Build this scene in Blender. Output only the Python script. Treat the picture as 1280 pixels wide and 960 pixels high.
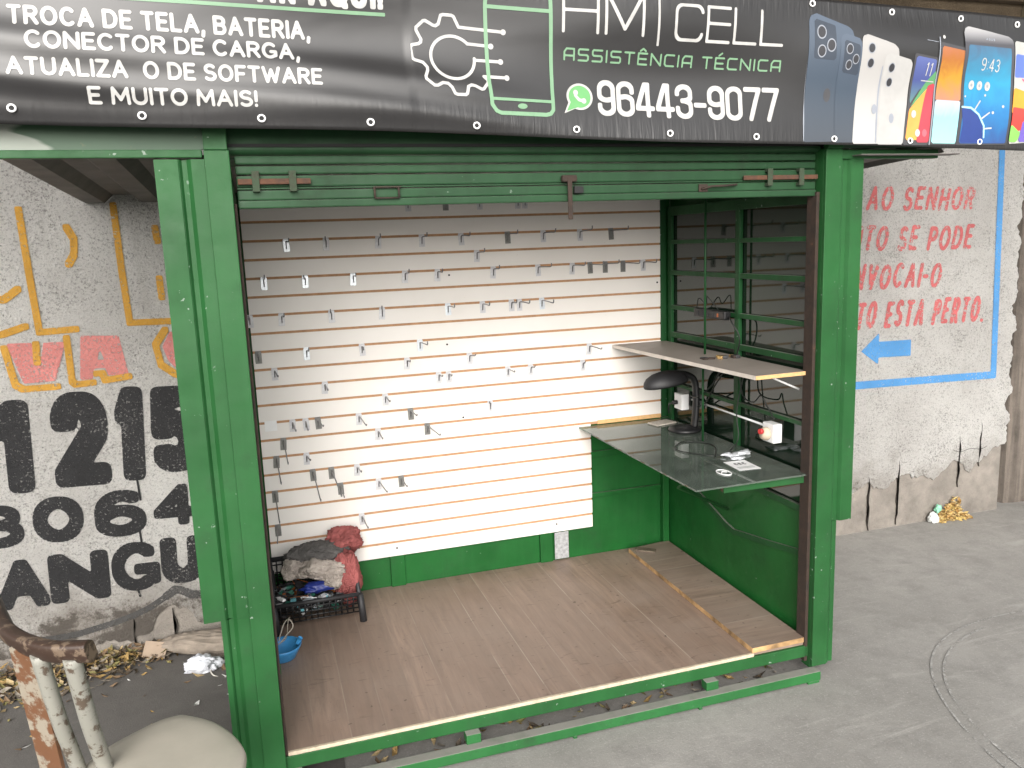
import bpy, bmesh, math, random
import numpy as np
from mathutils import Vector, Matrix, noise
R = math.radians
for o in list(bpy.data.objects): bpy.data.objects.remove(o)
scene = bpy.context.scene
COL = scene.collection

# ------------------------------------------------------------------ camera, sky, sun, exposure
cam_d = bpy.data.cameras.new('camera'); cam = bpy.data.objects.new('camera', cam_d); COL.objects.link(cam)
cam.location = (0.0326, -2.9291, 1.8608); cam.rotation_euler = (R(80.0888), R(2.117), R(-17.6467))
cam_d.sensor_width = 36.0; cam_d.lens = 36.0*1015.2/1280.0; cam_d.clip_start = 0.05; cam_d.clip_end = 400.0
scene.camera = cam
SUN_EL, SUN_AZ = 27.0, 196.0           # azimuth: direction the light comes from, clockwise from +Y
world = bpy.data.worlds.new('World'); scene.world = world; world.use_nodes = True
wn = world.node_tree; wn.nodes.clear()
sky = wn.nodes.new('ShaderNodeTexSky'); sky.sky_type = 'NISHITA'; sky.sun_disc = False
sky.sun_elevation = R(SUN_EL); sky.sun_rotation = R(SUN_AZ); sky.air_density = 1.0; sky.dust_density = 4.0; sky.ozone_density = 1.0
hsv = wn.nodes.new('ShaderNodeHueSaturation'); hsv.inputs['Saturation'].default_value = 0.22
bg = wn.nodes.new('ShaderNodeBackground'); bg.inputs['Strength'].default_value = 0.15
wo = wn.nodes.new('ShaderNodeOutputWorld')
wn.links.new(sky.outputs[0], hsv.inputs['Color']); wn.links.new(hsv.outputs[0], bg.inputs['Color']); wn.links.new(bg.outputs[0], wo.inputs['Surface'])
sun_d = bpy.data.lights.new('sun', 'SUN'); sun_d.energy = 0.8; sun_d.angle = R(60); sun_d.color = (1.0, 0.96, 0.9)
sun = bpy.data.objects.new('sun', sun_d); COL.objects.link(sun)
sd = Vector((math.sin(R(SUN_AZ))*math.cos(R(SUN_EL)), math.cos(R(SUN_AZ))*math.cos(R(SUN_EL)), math.sin(R(SUN_EL))))
sun.rotation_euler = (-sd).to_track_quat('-Z', 'Y').to_euler(); sun.location = sd*20
scene.view_settings.view_transform = 'Standard'; scene.view_settings.look = 'None'
scene.view_settings.exposure = 1.0; scene.view_settings.gamma = 1.0; scene.view_settings.use_curve_mapping = False
scene.render.engine = 'CYCLES'
scene.render.resolution_x, scene.render.resolution_y = 1024, 768

# ------------------------------------------------------------------ helpers
GZ = -0.165                      # ground level; z = 0 is the kiosk floor
def link(o): COL.objects.link(o); return o
def obj(name, bm, mats, parent=None, smooth=False, loc=None):
    me = bpy.data.meshes.new(name)
    bmesh.ops.recalc_face_normals(bm, faces=bm.faces)
    bm.to_mesh(me); bm.free()
    for m in (mats if isinstance(mats, (list, tuple)) else [mats]): me.materials.append(m)
    if smooth:
        for p in me.polygons: p.use_smooth = True
    o = link(bpy.data.objects.new(name, me))
    if parent is not None:
        o.parent = parent
        o.matrix_parent_inverse = Matrix.Translation(-parent.location)
    return o
def tag(o, label, cat, group=None, kind=None):
    if label: o['label'] = label
    if cat: o['category'] = cat
    if group: o['group'] = group
    if kind: o['kind'] = kind
    return o
def thing(name, label, cat, loc=(0, 0, 0), group=None):
    o = link(bpy.data.objects.new(name, None)); o.location = loc; o.empty_display_size = .05
    return tag(o, label, cat, group)
def struct(name, bm, m, smooth=False):
    o = obj(name, bm, m, None, smooth); o['kind'] = 'structure'; return o
def B(): return bmesh.new()
def bx(bm, lo, hi, bev=0.0, mat=0, rot=None, piv=None):
    lo = Vector(lo); hi = Vector(hi); c = (lo+hi)/2; s = hi-lo
    g = bmesh.ops.create_cube(bm, size=1.0); vs = g['verts']
    for v in vs: v.co = Vector((v.co.x*s.x, v.co.y*s.y, v.co.z*s.z))+c
    fs = list({f for v in vs for f in v.link_faces})
    for f in fs: f.material_index = mat
    if bev > 0:
        es = list({e for v in vs for e in v.link_edges})
        r = bmesh.ops.bevel(bm, geom=es, offset=min(bev, min(s)*.45), segments=2, profile=.6, affect='EDGES')
        fs2 = r['faces']
        for f in fs2: f.material_index = mat
        vs = list({v for f in fs+list(fs2) if f.is_valid for v in f.verts})
    if rot is not None:
        bmesh.ops.rotate(bm, verts=vs, cent=Vector(piv) if piv is not None else c, matrix=rot)
    return vs
def prism(bm, pts, axis, a, b, mat=0):
    """extrude a 2d outline (axis 'y': pts are x,z; 'z': x,y; 'x': y,z) between a and b"""
    def P(p, t): return {'y': (p[0], t, p[1]), 'z': (p[0], p[1], t), 'x': (t, p[0], p[1])}[axis]
    v0 = [bm.verts.new(P(p, a)) for p in pts]; v1 = [bm.verts.new(P(p, b)) for p in pts]
    fs = [bm.faces.new(v0), bm.faces.new(v1)]
    n = len(pts)
    for i in range(n): fs.append(bm.faces.new((v0[i], v0[(i+1) % n], v1[(i+1) % n], v1[i])))
    for f in fs: f.material_index = mat
    if n > 4: bmesh.ops.triangulate(bm, faces=fs[:2])
    return v0+v1
def tube(bm, pts, r, n=8, cap=True, mat=0, sx=1.0):
    pts = [Vector(p) for p in pts]; rings = []
    up = Vector((0, 0, 1)); prev = None
    for i, p in enumerate(pts):
        d = (pts[min(i+1, len(pts)-1)]-pts[max(i-1, 0)])
        if d.length < 1e-9: d = Vector((0, 0, 1))
        d.normalize()
        if prev is None:
            a = d.cross(up if abs(d.z) < .95 else Vector((1, 0, 0))).normalized()
        else:
            a = (prev-d*prev.dot(d)).normalized()
        prev = a; b = d.cross(a)
        rr = r[i] if isinstance(r, (list, tuple)) else r
        rings.append([bm.verts.new(p+(a*math.cos(2*math.pi*k/n)*sx+b*math.sin(2*math.pi*k/n))*rr) for k in range(n)])
    for i in range(len(rings)-1):
        for k in range(n):
            f = bm.faces.new((rings[i][k], rings[i][(k+1) % n], rings[i+1][(k+1) % n], rings[i+1][k])); f.smooth = True; f.material_index = mat
    if cap:
        for q in (rings[0], rings[-1]):
            f = bm.faces.new(q); f.material_index = mat
def spline(pts, n=8):
    pts = [Vector(p) for p in pts]; out = []
    for i in range(len(pts)-1):
        p0 = pts[max(i-1, 0)]; p1 = pts[i]; p2 = pts[i+1]; p3 = pts[min(i+2, len(pts)-1)]
        for k in range(n):
            t = k/n
            out.append(.5*((2*p1)+(p2-p0)*t+(2*p0-5*p1+4*p2-p3)*t*t+(-p0+3*p1-3*p2+p3)*t**3))
    out.append(pts[-1]); return out
def lathe(bm, prof, c, n=24, mat=0, sy=1.0):
    c = Vector(c); rings = []
    for r, z in prof: rings.append([bm.verts.new(c+Vector((r*math.cos(2*math.pi*k/n), sy*r*math.sin(2*math.pi*k/n), z))) for k in range(n)])
    for i in range(len(rings)-1):
        for k in range(n):
            f = bm.faces.new((rings[i][k], rings[i][(k+1) % n], rings[i+1][(k+1) % n], rings[i+1][k])); f.smooth = True; f.material_index = mat
    for q in (rings[0], rings[-1]):
        if (q[0].co-q[n//2].co).length > 1e-5:
            f = bm.faces.new(q); f.material_index = mat
def fbm(x, y, z, oct=4):
    return noise.fractal(Vector((x, y, z)), 1.0, 2.0, oct)
def crumple(bm, c, rad, seed, amp=.35, freq=3.0, sub=5, flat=None, mat=0, fold=1.0, rot=0.0):
    """a heap of cloth: sphere with sharp-creased folds"""
    g = bmesh.ops.create_icosphere(bm, subdivisions=sub, radius=1.0)
    c = Vector(c); s = Vector((seed*3.1, seed*1.7, seed*.9)); cr, sr = math.cos(rot), math.sin(rot)
    for v in g['verts']:
        p = v.co.copy()
        w = Vector((fbm(*(p*1.3+s)), fbm(*(p*1.3+s+Vector((9, 0, 0)))), fbm(*(p*1.3+s+Vector((0, 9, 0))))))
        q = p*freq+s+w*1.2
        r1 = 1-abs(noise.noise(q))*2; r2 = 1-abs(noise.noise(q*2.3+s))*2
        k = 1+amp*(.55*noise.noise(p*1.4+s)*1.5+fold*(.35*(r1**3)+.18*(r2**3))-.2)
        d = Vector((p.x*rad[0], p.y*rad[1], p.z*rad[2]))*k
        d = Vector((d.x*cr-d.y*sr, d.x*sr+d.y*cr, d.z))
        v.co = c+d
        if flat is not None and v.co.z < flat: v.co.z = flat+(v.co.z-flat)*.06
    for f in {f for v in g['verts'] for f in v.link_faces}: f.smooth = True; f.material_index = mat

# ------------------------------------------------------------------ materials
def mat(name): 
    m = bpy.data.materials.new(name); m.use_nodes = True
    return m, m.node_tree, m.node_tree.nodes['Principled BSDF']
def N(nt, t, **kw):
    n = nt.nodes.new(t)
    for k, v in kw.items():
        if k in n.inputs.keys() if hasattr(n, 'inputs') else False: n.inputs[k].default_value = v
        else: setattr(n, k, v)
    return n
def coords(nt, scale=(1, 1, 1), gen=False):
    tc = N(nt, 'ShaderNodeTexCoord'); mp = N(nt, 'ShaderNodeMapping'); mp.inputs['Scale'].default_value = scale
    nt.links.new(tc.outputs['Generated' if gen else 'Object'], mp.inputs['Vector']); return mp.outputs['Vector']
def noi(nt, vec, scale, detail=5, rough=.6, dist=0.0):
    n = N(nt, 'ShaderNodeTexNoise'); n.inputs['Scale'].default_value = scale; n.inputs['Detail'].default_value = detail
    n.inputs['Roughness'].default_value = rough; n.inputs['Distortion'].default_value = dist
    nt.links.new(vec, n.inputs['Vector']); return n.outputs['Fac']
def ramp(nt, fac, stops, interp='LINEAR'):
    r = N(nt, 'ShaderNodeValToRGB'); r.color_ramp.interpolation = interp
    while len(r.color_ramp.elements) < len(stops): r.color_ramp.elements.new(.5)
    for e, (p, c) in zip(r.color_ramp.elements, stops):
        e.position = p; e.color = c if len(c) == 4 else (*c, 1)
    nt.links.new(fac, r.inputs['Fac']); return r.outputs['Color']
def mix(nt, fac, a, b, blend='MIX'):
    m = N(nt, 'ShaderNodeMix', data_type='RGBA', blend_type=blend)
    for sock, v in ((m.inputs['Factor'], fac), (m.inputs['A'] if False else m.inputs[6], a), (m.inputs[7], b)):
        if hasattr(v, 'is_linked') or hasattr(v, 'node'): nt.links.new(v, sock)
        elif isinstance(v, (int, float)): sock.default_value = v
        else: sock.default_value = (*v, 1) if len(v) == 3 else v
    return m.outputs[2]
def math_(nt, op, a, b=0.0, c=None, clamp=False):
    m = N(nt, 'ShaderNodeMath', operation=op, use_clamp=clamp)
    for i, v in enumerate((a, b) if c is None else (a, b, c)):
        if hasattr(v, 'node'): nt.links.new(v, m.inputs[i])
        else: m.inputs[i].default_value = v
    return m.outputs[0]
def bump(nt, bs, h, strength=.3, dist=.01):
    b = N(nt, 'ShaderNodeBump'); b.inputs['Strength'].default_value = strength; b.inputs['Distance'].default_value = dist
    nt.links.new(h, b.inputs['Height']); nt.links.new(b.outputs['Normal'], bs.inputs['Normal'])
def plain(name, col, rough=.5, metal=0.0, var=.12, sc=14, bmp=0.0, spec=None):
    m, nt, bs = mat(name); v = coords(nt)
    f = noi(nt, v, sc, 5)
    c2 = tuple(min(1, c*(1+var)) for c in col); c1 = tuple(c*(1-var) for c in col)
    nt.links.new(ramp(nt, f, [(.3, c1), (.7, c2)]), bs.inputs['Base Color'])
    bs.inputs['Roughness'].default_value = rough; bs.inputs['Metallic'].default_value = metal
    if spec is not None: bs.inputs['Specular IOR Level'].default_value = spec
    if bmp: bump(nt, bs, noi(nt, v, sc*4, 4), bmp, .004)
    return m
def green_paint(name, base=(.016, .08, .023), rough=.42, dust=0.0, grime=.35, chips=.62):
    """brush-painted sheet steel: uneven tone, grime, scuffs, a few chips, dust on top faces"""
    m, nt, bs = mat(name); v = coords(nt); bs.inputs['Specular IOR Level'].default_value = .26
    f = noi(nt, v, 2.2, 6, .6); lo = tuple(c*.72 for c in base); hi = tuple(c*1.22 for c in base)
    c = ramp(nt, f, [(.3, lo), (.7, hi)])
    streak = noi(nt, coords(nt, (26, 26, 1.3)), 1.0, 4, .6)
    c = mix(nt, ramp(nt, streak, [(.5, (0, 0, 0)), (.8, (.3, .3, .3))]), c, tuple(x*1.25+.006 for x in base))
    g = noi(nt, v, 7.0, 8, .72)
    c = mix(nt, math_(nt, 'MULTIPLY', ramp(nt, g, [(.54, (0, 0, 0)), (.74, (1, 1, 1))]), grime), c, (.02, .03, .018))
    ch = noi(nt, v, 46.0, 3, .5); big = noi(nt, v, 3.5, 2)
    chm = math_(nt, 'MULTIPLY', ramp(nt, ch, [(chips+.07, (0, 0, 0)), (chips+.1, (1, 1, 1))]), ramp(nt, big, [(.52, (0, 0, 0)), (.58, (1, 1, 1))]))
    c = mix(nt, chm, c, (.2, .26, .21))
    if dust:
        ge = N(nt, 'ShaderNodeNewGeometry'); sx = N(nt, 'ShaderNodeSeparateXYZ'); nt.links.new(ge.outputs['Normal'], sx.inputs[0])
        up = ramp(nt, sx.outputs['Z'], [(.6, (0, 0, 0)), (.9, (1, 1, 1))])
        dm = math_(nt, 'MULTIPLY', math_(nt, 'MULTIPLY', up, ramp(nt, noi(nt, v, 9, 6, .7), [(.2, (.6, .6, .6)), (.5, (1, 1, 1))])), dust)
        c = mix(nt, dm, c, (.235, .228, .205))
    nt.links.new(c, bs.inputs['Base Color'])
    nt.links.new(ramp(nt, g, [(.3, (rough-.1,)*3), (.7, (rough+.2,)*3)]), bs.inputs['Roughness'])
    dents = math_(nt, 'ADD', math_(nt, 'MULTIPLY', noi(nt, v, 5.0, 2, .4), 1.0), math_(nt, 'MULTIPLY', noi(nt, v, 90, 3), .05))
    bump(nt, bs, dents, .35, .02)
    return m
M = {}
M['green'] = green_paint('green_paint')
M['green_bright'] = green_paint('green_paint_front', (.016, .085, .023), .42, 0, .3)
M['green_dusty'] = green_paint('green_paint_dusty', (.02, .11, .03), .5, 1.0, .5)
M['green_in'] = green_paint('green_paint_inside', (.009, .085, .017), .38, .4, .25, .66)
M['green_frame'] = green_paint('green_paint_frame', (.010, .062, .018), .45, .6, .4)
M['green_shutter'] = green_paint('green_paint_shutter', (.015, .055, .021), .48, .3, .6, .65)
M['dark'] = plain('dark_gap', (.012, .012, .012), .8)
M['black_plastic'] = plain('black_plastic', (.012, .012, .013), .4, 0, .2, 30)
M['charcoal'] = plain('charcoal_plastic', (.02, .02, .022), .55)
M['white_plastic'] = plain('white_plastic', (.78, .78, .78), .35, 0, .04)
M['cable_black'] = plain('cable_black', (.01, .012, .01), .5)
M['zinc'] = plain('zinc_plate', (.62, .66, .7), .34, .75, .15, 60)
M['zinc_dull'] = plain('zinc_plate_dull', (.56, .56, .58), .45, .3, .15, 60)
M['zinc_dark'] = plain('zinc_plate_dark', (.2, .2, .19), .5, .6, .2, 60)
M['wire'] = plain('steel_wire', (.2, .2, .21), .35, .8, .2, 80)
M['wire_light'] = plain('steel_wire_light', (.5, .5, .5), .35, .6, .2, 80)
M['mdf'] = plain('mdf_brown', (.42, .235, .12), .75, 0, .15, 40)
M['mdf_raw'] = plain('mdf_raw_edge', (.55, .34, .15), .8, 0, .15, 60)
M['chip_edge'] = plain('stained_board_edge', (.36, .22, .10), .85, 0, .75, 9)
M['cream_edge'] = plain('plywood_edge', (.50, .42, .31), .75, 0, .18, 45)
M['screw'] = plain('screw_black', (.015, .015, .015), .5)
M['gray_print'] = plain('grey_vinyl_print', (.2, .24, .21), .5)

def laminate():
    m, nt, bs = mat('white_laminate'); v = coords(nt)
    f = noi(nt, v, 1.6, 5, .6); d = noi(nt, v, 70, 3, .6)
    c = ramp(nt, f, [(.3, (.70, .668, .63)), (.7, (.76, .732, .70))])
    c = mix(nt, ramp(nt, d, [(.74, (0, 0, 0)), (.8, (.5, .5, .5))]), c, (.4, .36, .3))
    nt.links.new(c, bs.inputs['Base Color']); bs.inputs['Roughness'].default_value = .38
    return m
M['laminate'] = laminate()

def rust(name, a=(.10, .042, .02), b=(.045, .025, .017)):
    m, nt, bs = mat(name); v = coords(nt)
    nt.links.new(ramp(nt, noi(nt, v, 25, 8, .7), [(.3, b), (.65, a), (.8, (.2, .085, .04))]), bs.inputs['Base Color'])
    bs.inputs['Roughness'].default_value = .85; bump(nt, bs, noi(nt, v, 120, 4), .4, .003); return m
M['rust'] = rust('rust'); M['rust_dark'] = rust('rust_dark', (.042, .024, .016), (.018, .013, .01))
M['rusty_green'] = rust('rusty_green_paint', (.03, .06, .03), (.035, .03, .02)); M['rust_orange'] = rust('rust_orange', (.42, .13, .05), (.2, .07, .03))

def floor_mat(name, along='y', tone=(.25, .176, .134)):
    m, nt, bs = mat(name)
    s = (1, .09, 1) if along == 'y' else (.09, 1, 1)
    v = coords(nt); vg = coords(nt, tuple(q*1.0 for q in s))
    sx = N(nt, 'ShaderNodeSeparateXYZ'); nt.links.new(v, sx.inputs[0]); ax = sx.outputs['X' if along == 'y' else 'Y']
    W = .137
    pl = math_(nt, 'FLOOR', math_(nt, 'DIVIDE', math_(nt, 'ADD', ax, .03), W))
    wn_ = N(nt, 'ShaderNodeTexWhiteNoise', noise_dimensions='1D'); nt.links.new(pl, wn_.inputs['W'])
    off = N(nt, 'ShaderNodeCombineXYZ'); nt.links.new(math_(nt, 'MULTIPLY', wn_.outputs['Value'], 40), off.inputs['Z'])
    va = N(nt, 'ShaderNodeVectorMath', operation='ADD'); nt.links.new(vg, va.inputs[0]); nt.links.new(off.outputs[0], va.inputs[1])
    g = noi(nt, va.outputs[0], 28, 8, .68, .6); g2 = noi(nt, va.outputs[0], 9, 4, .6, 1.5)
    t = tone
    c = ramp(nt, g, [(.28, tuple(x*.62 for x in t)), (.5, t), (.72, tuple(x*1.35 for x in t))])
    c = mix(nt, ramp(nt, g2, [(.35, (.5, .5, .5)), (.65, (0, 0, 0))]), c, tuple(x*.72 for x in t))
    c = mix(nt, math_(nt, 'MULTIPLY', wn_.outputs['Value'], .6), c, tuple(x*.72 for x in t))
    # joints between boards: thin light dusty lines
    fr = math_(nt, 'FRACT', math_(nt, 'DIVIDE', math_(nt, 'ADD', ax, .03), W))
    dj = math_(nt, 'ABSOLUTE', math_(nt, 'SUBTRACT', fr, .5))
    jm = ramp(nt, dj, [(.478, (0, 0, 0)), (.491, (1, 1, 1))])
    wj = N(nt, 'ShaderNodeTexWhiteNoise', noise_dimensions='1D'); nt.links.new(math_(nt, 'ADD', math_(nt, 'ROUND', math_(nt, 'DIVIDE', math_(nt, 'ADD', ax, .03), W)), 7.3), wj.inputs['W'])
    jm = math_(nt, 'MULTIPLY', jm, ramp(nt, wj.outputs['Value'], [(.25, (.12, .12, .12)), (.8, (.9, .9, .9))]))
    c = mix(nt, math_(nt, 'MULTIPLY', jm, ramp(nt, noi(nt, v, 3.0, 4), [(.36, (0, 0, 0)), (.56, (1, 1, 1))])), c, (.34, .285, .235))
    # dust film, scuffs and spots
    du = noi(nt, v, 2.3, 8, .7)
    c = mix(nt, math_(nt, 'MULTIPLY', ramp(nt, du, [(.4, (0, 0, 0)), (.75, (1, 1, 1))]), .45), c, (.30, .25, .21))
    sp = noi(nt, v, 34, 2, .5)
    c = mix(nt, ramp(nt, sp, [(.70, (0, 0, 0)), (.74, (.75, .75, .75))]), c, (.07, .05, .04))
    sc = noi(nt, coords(nt, (1.0, 4.0, 1)), 6.0, 3, .5, 2.0)
    c = mix(nt, ramp(nt, sc, [(.63, (0, 0, 0)), (.72, (.5, .5, .5))]), c, (.09, .06, .045))
    nt.links.new(c, bs.inputs['Base Color'])
    nt.links.new(ramp(nt, du, [(.3, (.42,)*3), (.7, (.68,)*3)]), bs.inputs['Roughness'])
    bump(nt, bs, g, .12, .004); return m
M['floor'] = floor_mat('laminate_floor'); M['board'] = floor_mat('loose_board_laminate', 'x', (.235, .172, .134))
M['shelf'] = plain('shelf_laminate', (.23, .20, .175), .5, 0, .1, 6)
M['shelf_edge'] = plain('shelf_edge_band', (.62, .56, .5), .5)

def wall_mat():
    m, nt, bs = mat('roughcast_white'); v = coords(nt)
    n1 = noi(nt, v, 92, 6, .78); n2 = noi(nt, v, 190, 3, .6); n3 = noi(nt, v, 1.3, 6, .6); n4 = noi(nt, v, 5.0, 6, .7)
    base = ramp(nt, n3, [(.3, (.56, .54, .515)), (.62, (.74, .725, .695))])
    # unpainted specks where the roller missed the hollows of the roughcast
    cover = ramp(nt, n4, [(.35, (0, 0, 0)), (.75, (.12, .12, .12))])
    sp = math_(nt, 'ADD', n1, cover)
    c = mix(nt, ramp(nt, sp, [(.575, (0, 0, 0)), (.68, (.75, .75, .75))]), base, (.16, .15, .138))
    c = mix(nt, ramp(nt, n2, [(.54, (0, 0, 0)), (.7, (.5, .5, .5))]), c, (.24, .228, .212))
    # dirty splash zone towards the pavement
    sx = N(nt, 'ShaderNodeSeparateXYZ'); nt.links.new(v, sx.inputs[0])
    zz = math_(nt, 'ADD', sx.outputs['Z'], math_(nt, 'MULTIPLY', math_(nt, 'SUBTRACT', noi(nt, v, 3.0, 7, .7), .5), -.9))
    c = mix(nt, ramp(nt, zz, [(.02, (.8, .8, .8)), (.32, (0, 0, 0))]), c, (.27, .235, .2))
    zl_ = math_(nt, 'ADD', sx.outputs['Z'], math_(nt, 'MULTIPLY', math_(nt, 'SUBTRACT', noi(nt, v, 6.0, 8, .75), .5), -1.3))
    c = mix(nt, ramp(nt, zl_, [(.0, (.85, .85, .85)), (.1, (0, 0, 0))]), c, (.115, .10, .086))
    st = noi(nt, coords(nt, (7, 7, .6)), 1.0, 6, .65)
    c = mix(nt, ramp(nt, st, [(.6, (0, 0, 0)), (.8, (.35, .35, .35))]), c, (.3, .28, .25))
    nt.links.new(c, bs.inputs['Base Color']); bs.inputs['Roughness'].default_value = .92; bs.inputs['Specular IOR Level'].default_value = .2
    h = math_(nt, 'ADD', math_(nt, 'MULTIPLY', n1, 1.0), math_(nt, 'MULTIPLY', noi(nt, v, 22, 4, .6), .8))
    bump(nt, bs, h, 1.0, .035); return m
M['wall'] = wall_mat()
def concrete(name, a, b, sc=3.0, streak=False, bs_=.5, speck=True):
    m, nt, bs = mat(name); v = coords(nt)
    f = noi(nt, v, sc, 8, .68); c = ramp(nt, f, [(.3, a), (.7, b)])
    if streak:
        s = noi(nt, coords(nt, (14, 14, .7)), 1.0, 6, .7)
        c = mix(nt, ramp(nt, s, [(.45, (0, 0, 0)), (.7, (.7, .7, .7))]), c, tuple(min(1, x*1.9) for x in b))
    if speck:
        c = mix(nt, ramp(nt, noi(nt, v, 90, 4, .7), [(.6, (0, 0, 0)), (.75, (.6, .6, .6))]), c, tuple(x*.5 for x in a))
    nt.links.new(c, bs.inputs['Base Color']); bs.inputs['Roughness'].default_value = .9
    bump(nt, bs, math_(nt, 'ADD', noi(nt, v, 30, 6, .7), noi(nt, v, 110, 3)), bs_, .015); return m
M['old_concrete'] = concrete('old_concrete', (.12, .107, .094), (.28, .252, .22), 5)
M['crack'] = plain('crack_dirt', (.045, .038, .032), .9, 0, .5, 40)
M['brown_concrete'] = concrete('brown_concrete', (.05, .036, .022), (.14, .105, .065), 2.2)
M['tan_concrete'] = concrete('tan_concrete', (.2, .165, .11), (.3, .25, .17), 2.2)
M['column'] = concrete('streaked_concrete', (.045, .037, .030), (.125, .105, .088), 6, True)
def ground_mat(name, a, b, d):
    m, nt, bs = mat(name); v = coords(nt)
    f = noi(nt, v, .9, 8, .62); f2 = noi(nt, v, 6, 8, .7); f3 = noi(nt, v, 130, 3, .7)
    c = ramp(nt, f, [(.32, a), (.68, b)])
    c = mix(nt, ramp(nt, f2, [(.45, (0, 0, 0)), (.75, (.65, .65, .65))]), c, d)
    c = mix(nt, ramp(nt, f3, [(.56, (0, 0, 0)), (.74, (.35, .35, .35))]), c, tuple(x*.55 for x in a))
    c = mix(nt, ramp(nt, f3, [(.3, (.5, .5, .5)), (.42, (0, 0, 0))]), c, tuple(min(1, x*1.5) for x in b))
    st = noi(nt, coords(nt, (1.0, 5.0, 1)), 1.6, 6, .7, 1.0)
    c = mix(nt, ramp(nt, st, [(.58, (0, 0, 0)), (.7, (.4, .4, .4))]), c, tuple(min(1, x*1.35) for x in b))
    nt.links.new(c, bs.inputs['Base Color']); nt.links.new(ramp(nt, f2, [(.3, (.65,)*3), (.7, (.95,)*3)]), bs.inputs['Roughness'])
    bump(nt, bs, math_(nt, 'ADD', f3, math_(nt, 'MULTIPLY', f2, 1.0)), .35, .006); return m
M['ground'] = ground_mat('worn_concrete_ground', (.235, .225, .208), (.32, .308, .288), (.175, .168, .156))
M['asphalt'] = ground_mat('dark_pavement', (.10, .093, .086), (.128, .12, .112), (.078, .073, .068))

def worn_paint(name, col, wear=.60, sc=80, rough=.85):
    """brush paint on roughcast: gaps show the wall"""
    m, nt, bs = mat(name); v = coords(nt)
    f = noi(nt, v, sc, 6, .75); big = noi(nt, v, 4, 5, .6)
    c = ramp(nt, big, [(.3, tuple(x*.8 for x in col)), (.7, tuple(min(1, x*1.15) for x in col))])
    nt.links.new(c, bs.inputs['Base Color']); bs.inputs['Roughness'].default_value = rough; bs.inputs['Specular IOR Level'].default_value = .15
    a = math_(nt, 'ADD', f, math_(nt, 'MULTIPLY', math_(nt, 'SUBTRACT', big, .5), .25))
    fac = ramp(nt, a, [(wear-.01, (1, 1, 1)), (wear+.07, (0, 0, 0))])
    nt.links.new(fac, bs.inputs['Alpha'])
    bump(nt, bs, math_(nt, 'ADD', f, noi(nt, v, 22, 4)), .7, .015)
    return m
M['p_black'] = worn_paint('black_wall_paint', (.026, .026, .027), .575)
M['p_red'] = worn_paint('red_wall_paint', (.48, .13, .13), .525, 60)
M['p_pink'] = worn_paint('pink_wall_paint', (.48, .185, .17), .53)
M['p_ochre'] = worn_paint('ochre_wall_paint', (.43, .235, .045), .565)
M['p_blue'] = worn_paint('blue_wall_paint', (.085, .25, .50), .575)
M['p_chalk'] = worn_paint('faded_white_line', (.36, .352, .335), .50, 12)
M['p_char'] = worn_paint('charcoal_streak', (.07, .068, .066), .55)

def banner_mat():
    m, nt, bs = mat('black_vinyl'); v = coords(nt)
    f = noi(nt, v, 1.8, 5)
    nt.links.new(ramp(nt, f, [(.3, (.018, .0175, .018)), (.7, (.028, .0275, .028))]), bs.inputs['Base Color'])
    bs.inputs['Roughness'].default_value = .36; bs.inputs['Specular IOR Level'].default_value = .6
    sx = N(nt, 'ShaderNodeSeparateXYZ'); nt.links.new(v, sx.inputs[0])
    zrel = math_(nt, 'ADD', sx.outputs['Z'], math_(nt, 'MULTIPLY', sx.outputs['X'], .02))
    e1 = ramp(nt, zrel, [(0.0, (1, 1, 1)), (1.0, (1, 1, 1))])
    edge = N(nt, 'ShaderNodeMapRange'); edge.inputs[1].default_value = 2.36; edge.inputs[2].default_value = 2.24; nt.links.new(zrel, edge.inputs[0])
    edge2 = N(nt, 'ShaderNodeMapRange'); edge2.inputs[1].default_value = 2.68; edge2.inputs[2].default_value = 2.76; nt.links.new(zrel, edge2.inputs[0])
    cr = noi(nt, coords(nt, (52, 1, 5)), 1.0, 3, .55, .6)
    crm = math_(nt, 'MULTIPLY', cr, math_(nt, 'ADD', edge.outputs[0], edge2.outputs[0]))
    soft = noi(nt, coords(nt, (1.1, 1, 3.8)), 1.0, 2, .4, .8)
    fine = noi(nt, v, 26, 4, .6, .5)
    bump(nt, bs, math_(nt, 'ADD', math_(nt, 'MULTIPLY', crm, .35), math_(nt, 'ADD', math_(nt, 'MULTIPLY', soft, .55), math_(nt, 'MULTIPLY', fine, .02))), .3, .035)
    return m
M['banner'] = banner_mat()
def printm(name, col, rough=.42, var=.06):
    return plain(name, col, rough, 0, var, 20)
M['pr_white'] = printm('white_vinyl_print', (.45, .445, .43), .42, .16); M['pr_green'] = printm('green_vinyl_print', (.17, .31, .185))
M['pr_wagreen'] = printm('bright_green_vinyl_print', (.12, .34, .12)); M['pr_dark'] = printm('dark_vinyl_print', (.03, .03, .035))
def gradm(name, stops, axis='Z', noise_amt=.0):
    m, nt, bs = mat(name); v = coords(nt, gen=True); sx = N(nt, 'ShaderNodeSeparateXYZ'); nt.links.new(v, sx.inputs[0])
    f = sx.outputs[axis]
    if noise_amt: f = math_(nt, 'ADD', f, math_(nt, 'MULTIPLY', math_(nt, 'SUBTRACT', noi(nt, v, 2.5, 3, .5, 1.0), .5), noise_amt))
    nt.links.new(ramp(nt, f, stops), bs.inputs['Base Color']); bs.inputs['Roughness'].default_value = .4; return m
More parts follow.
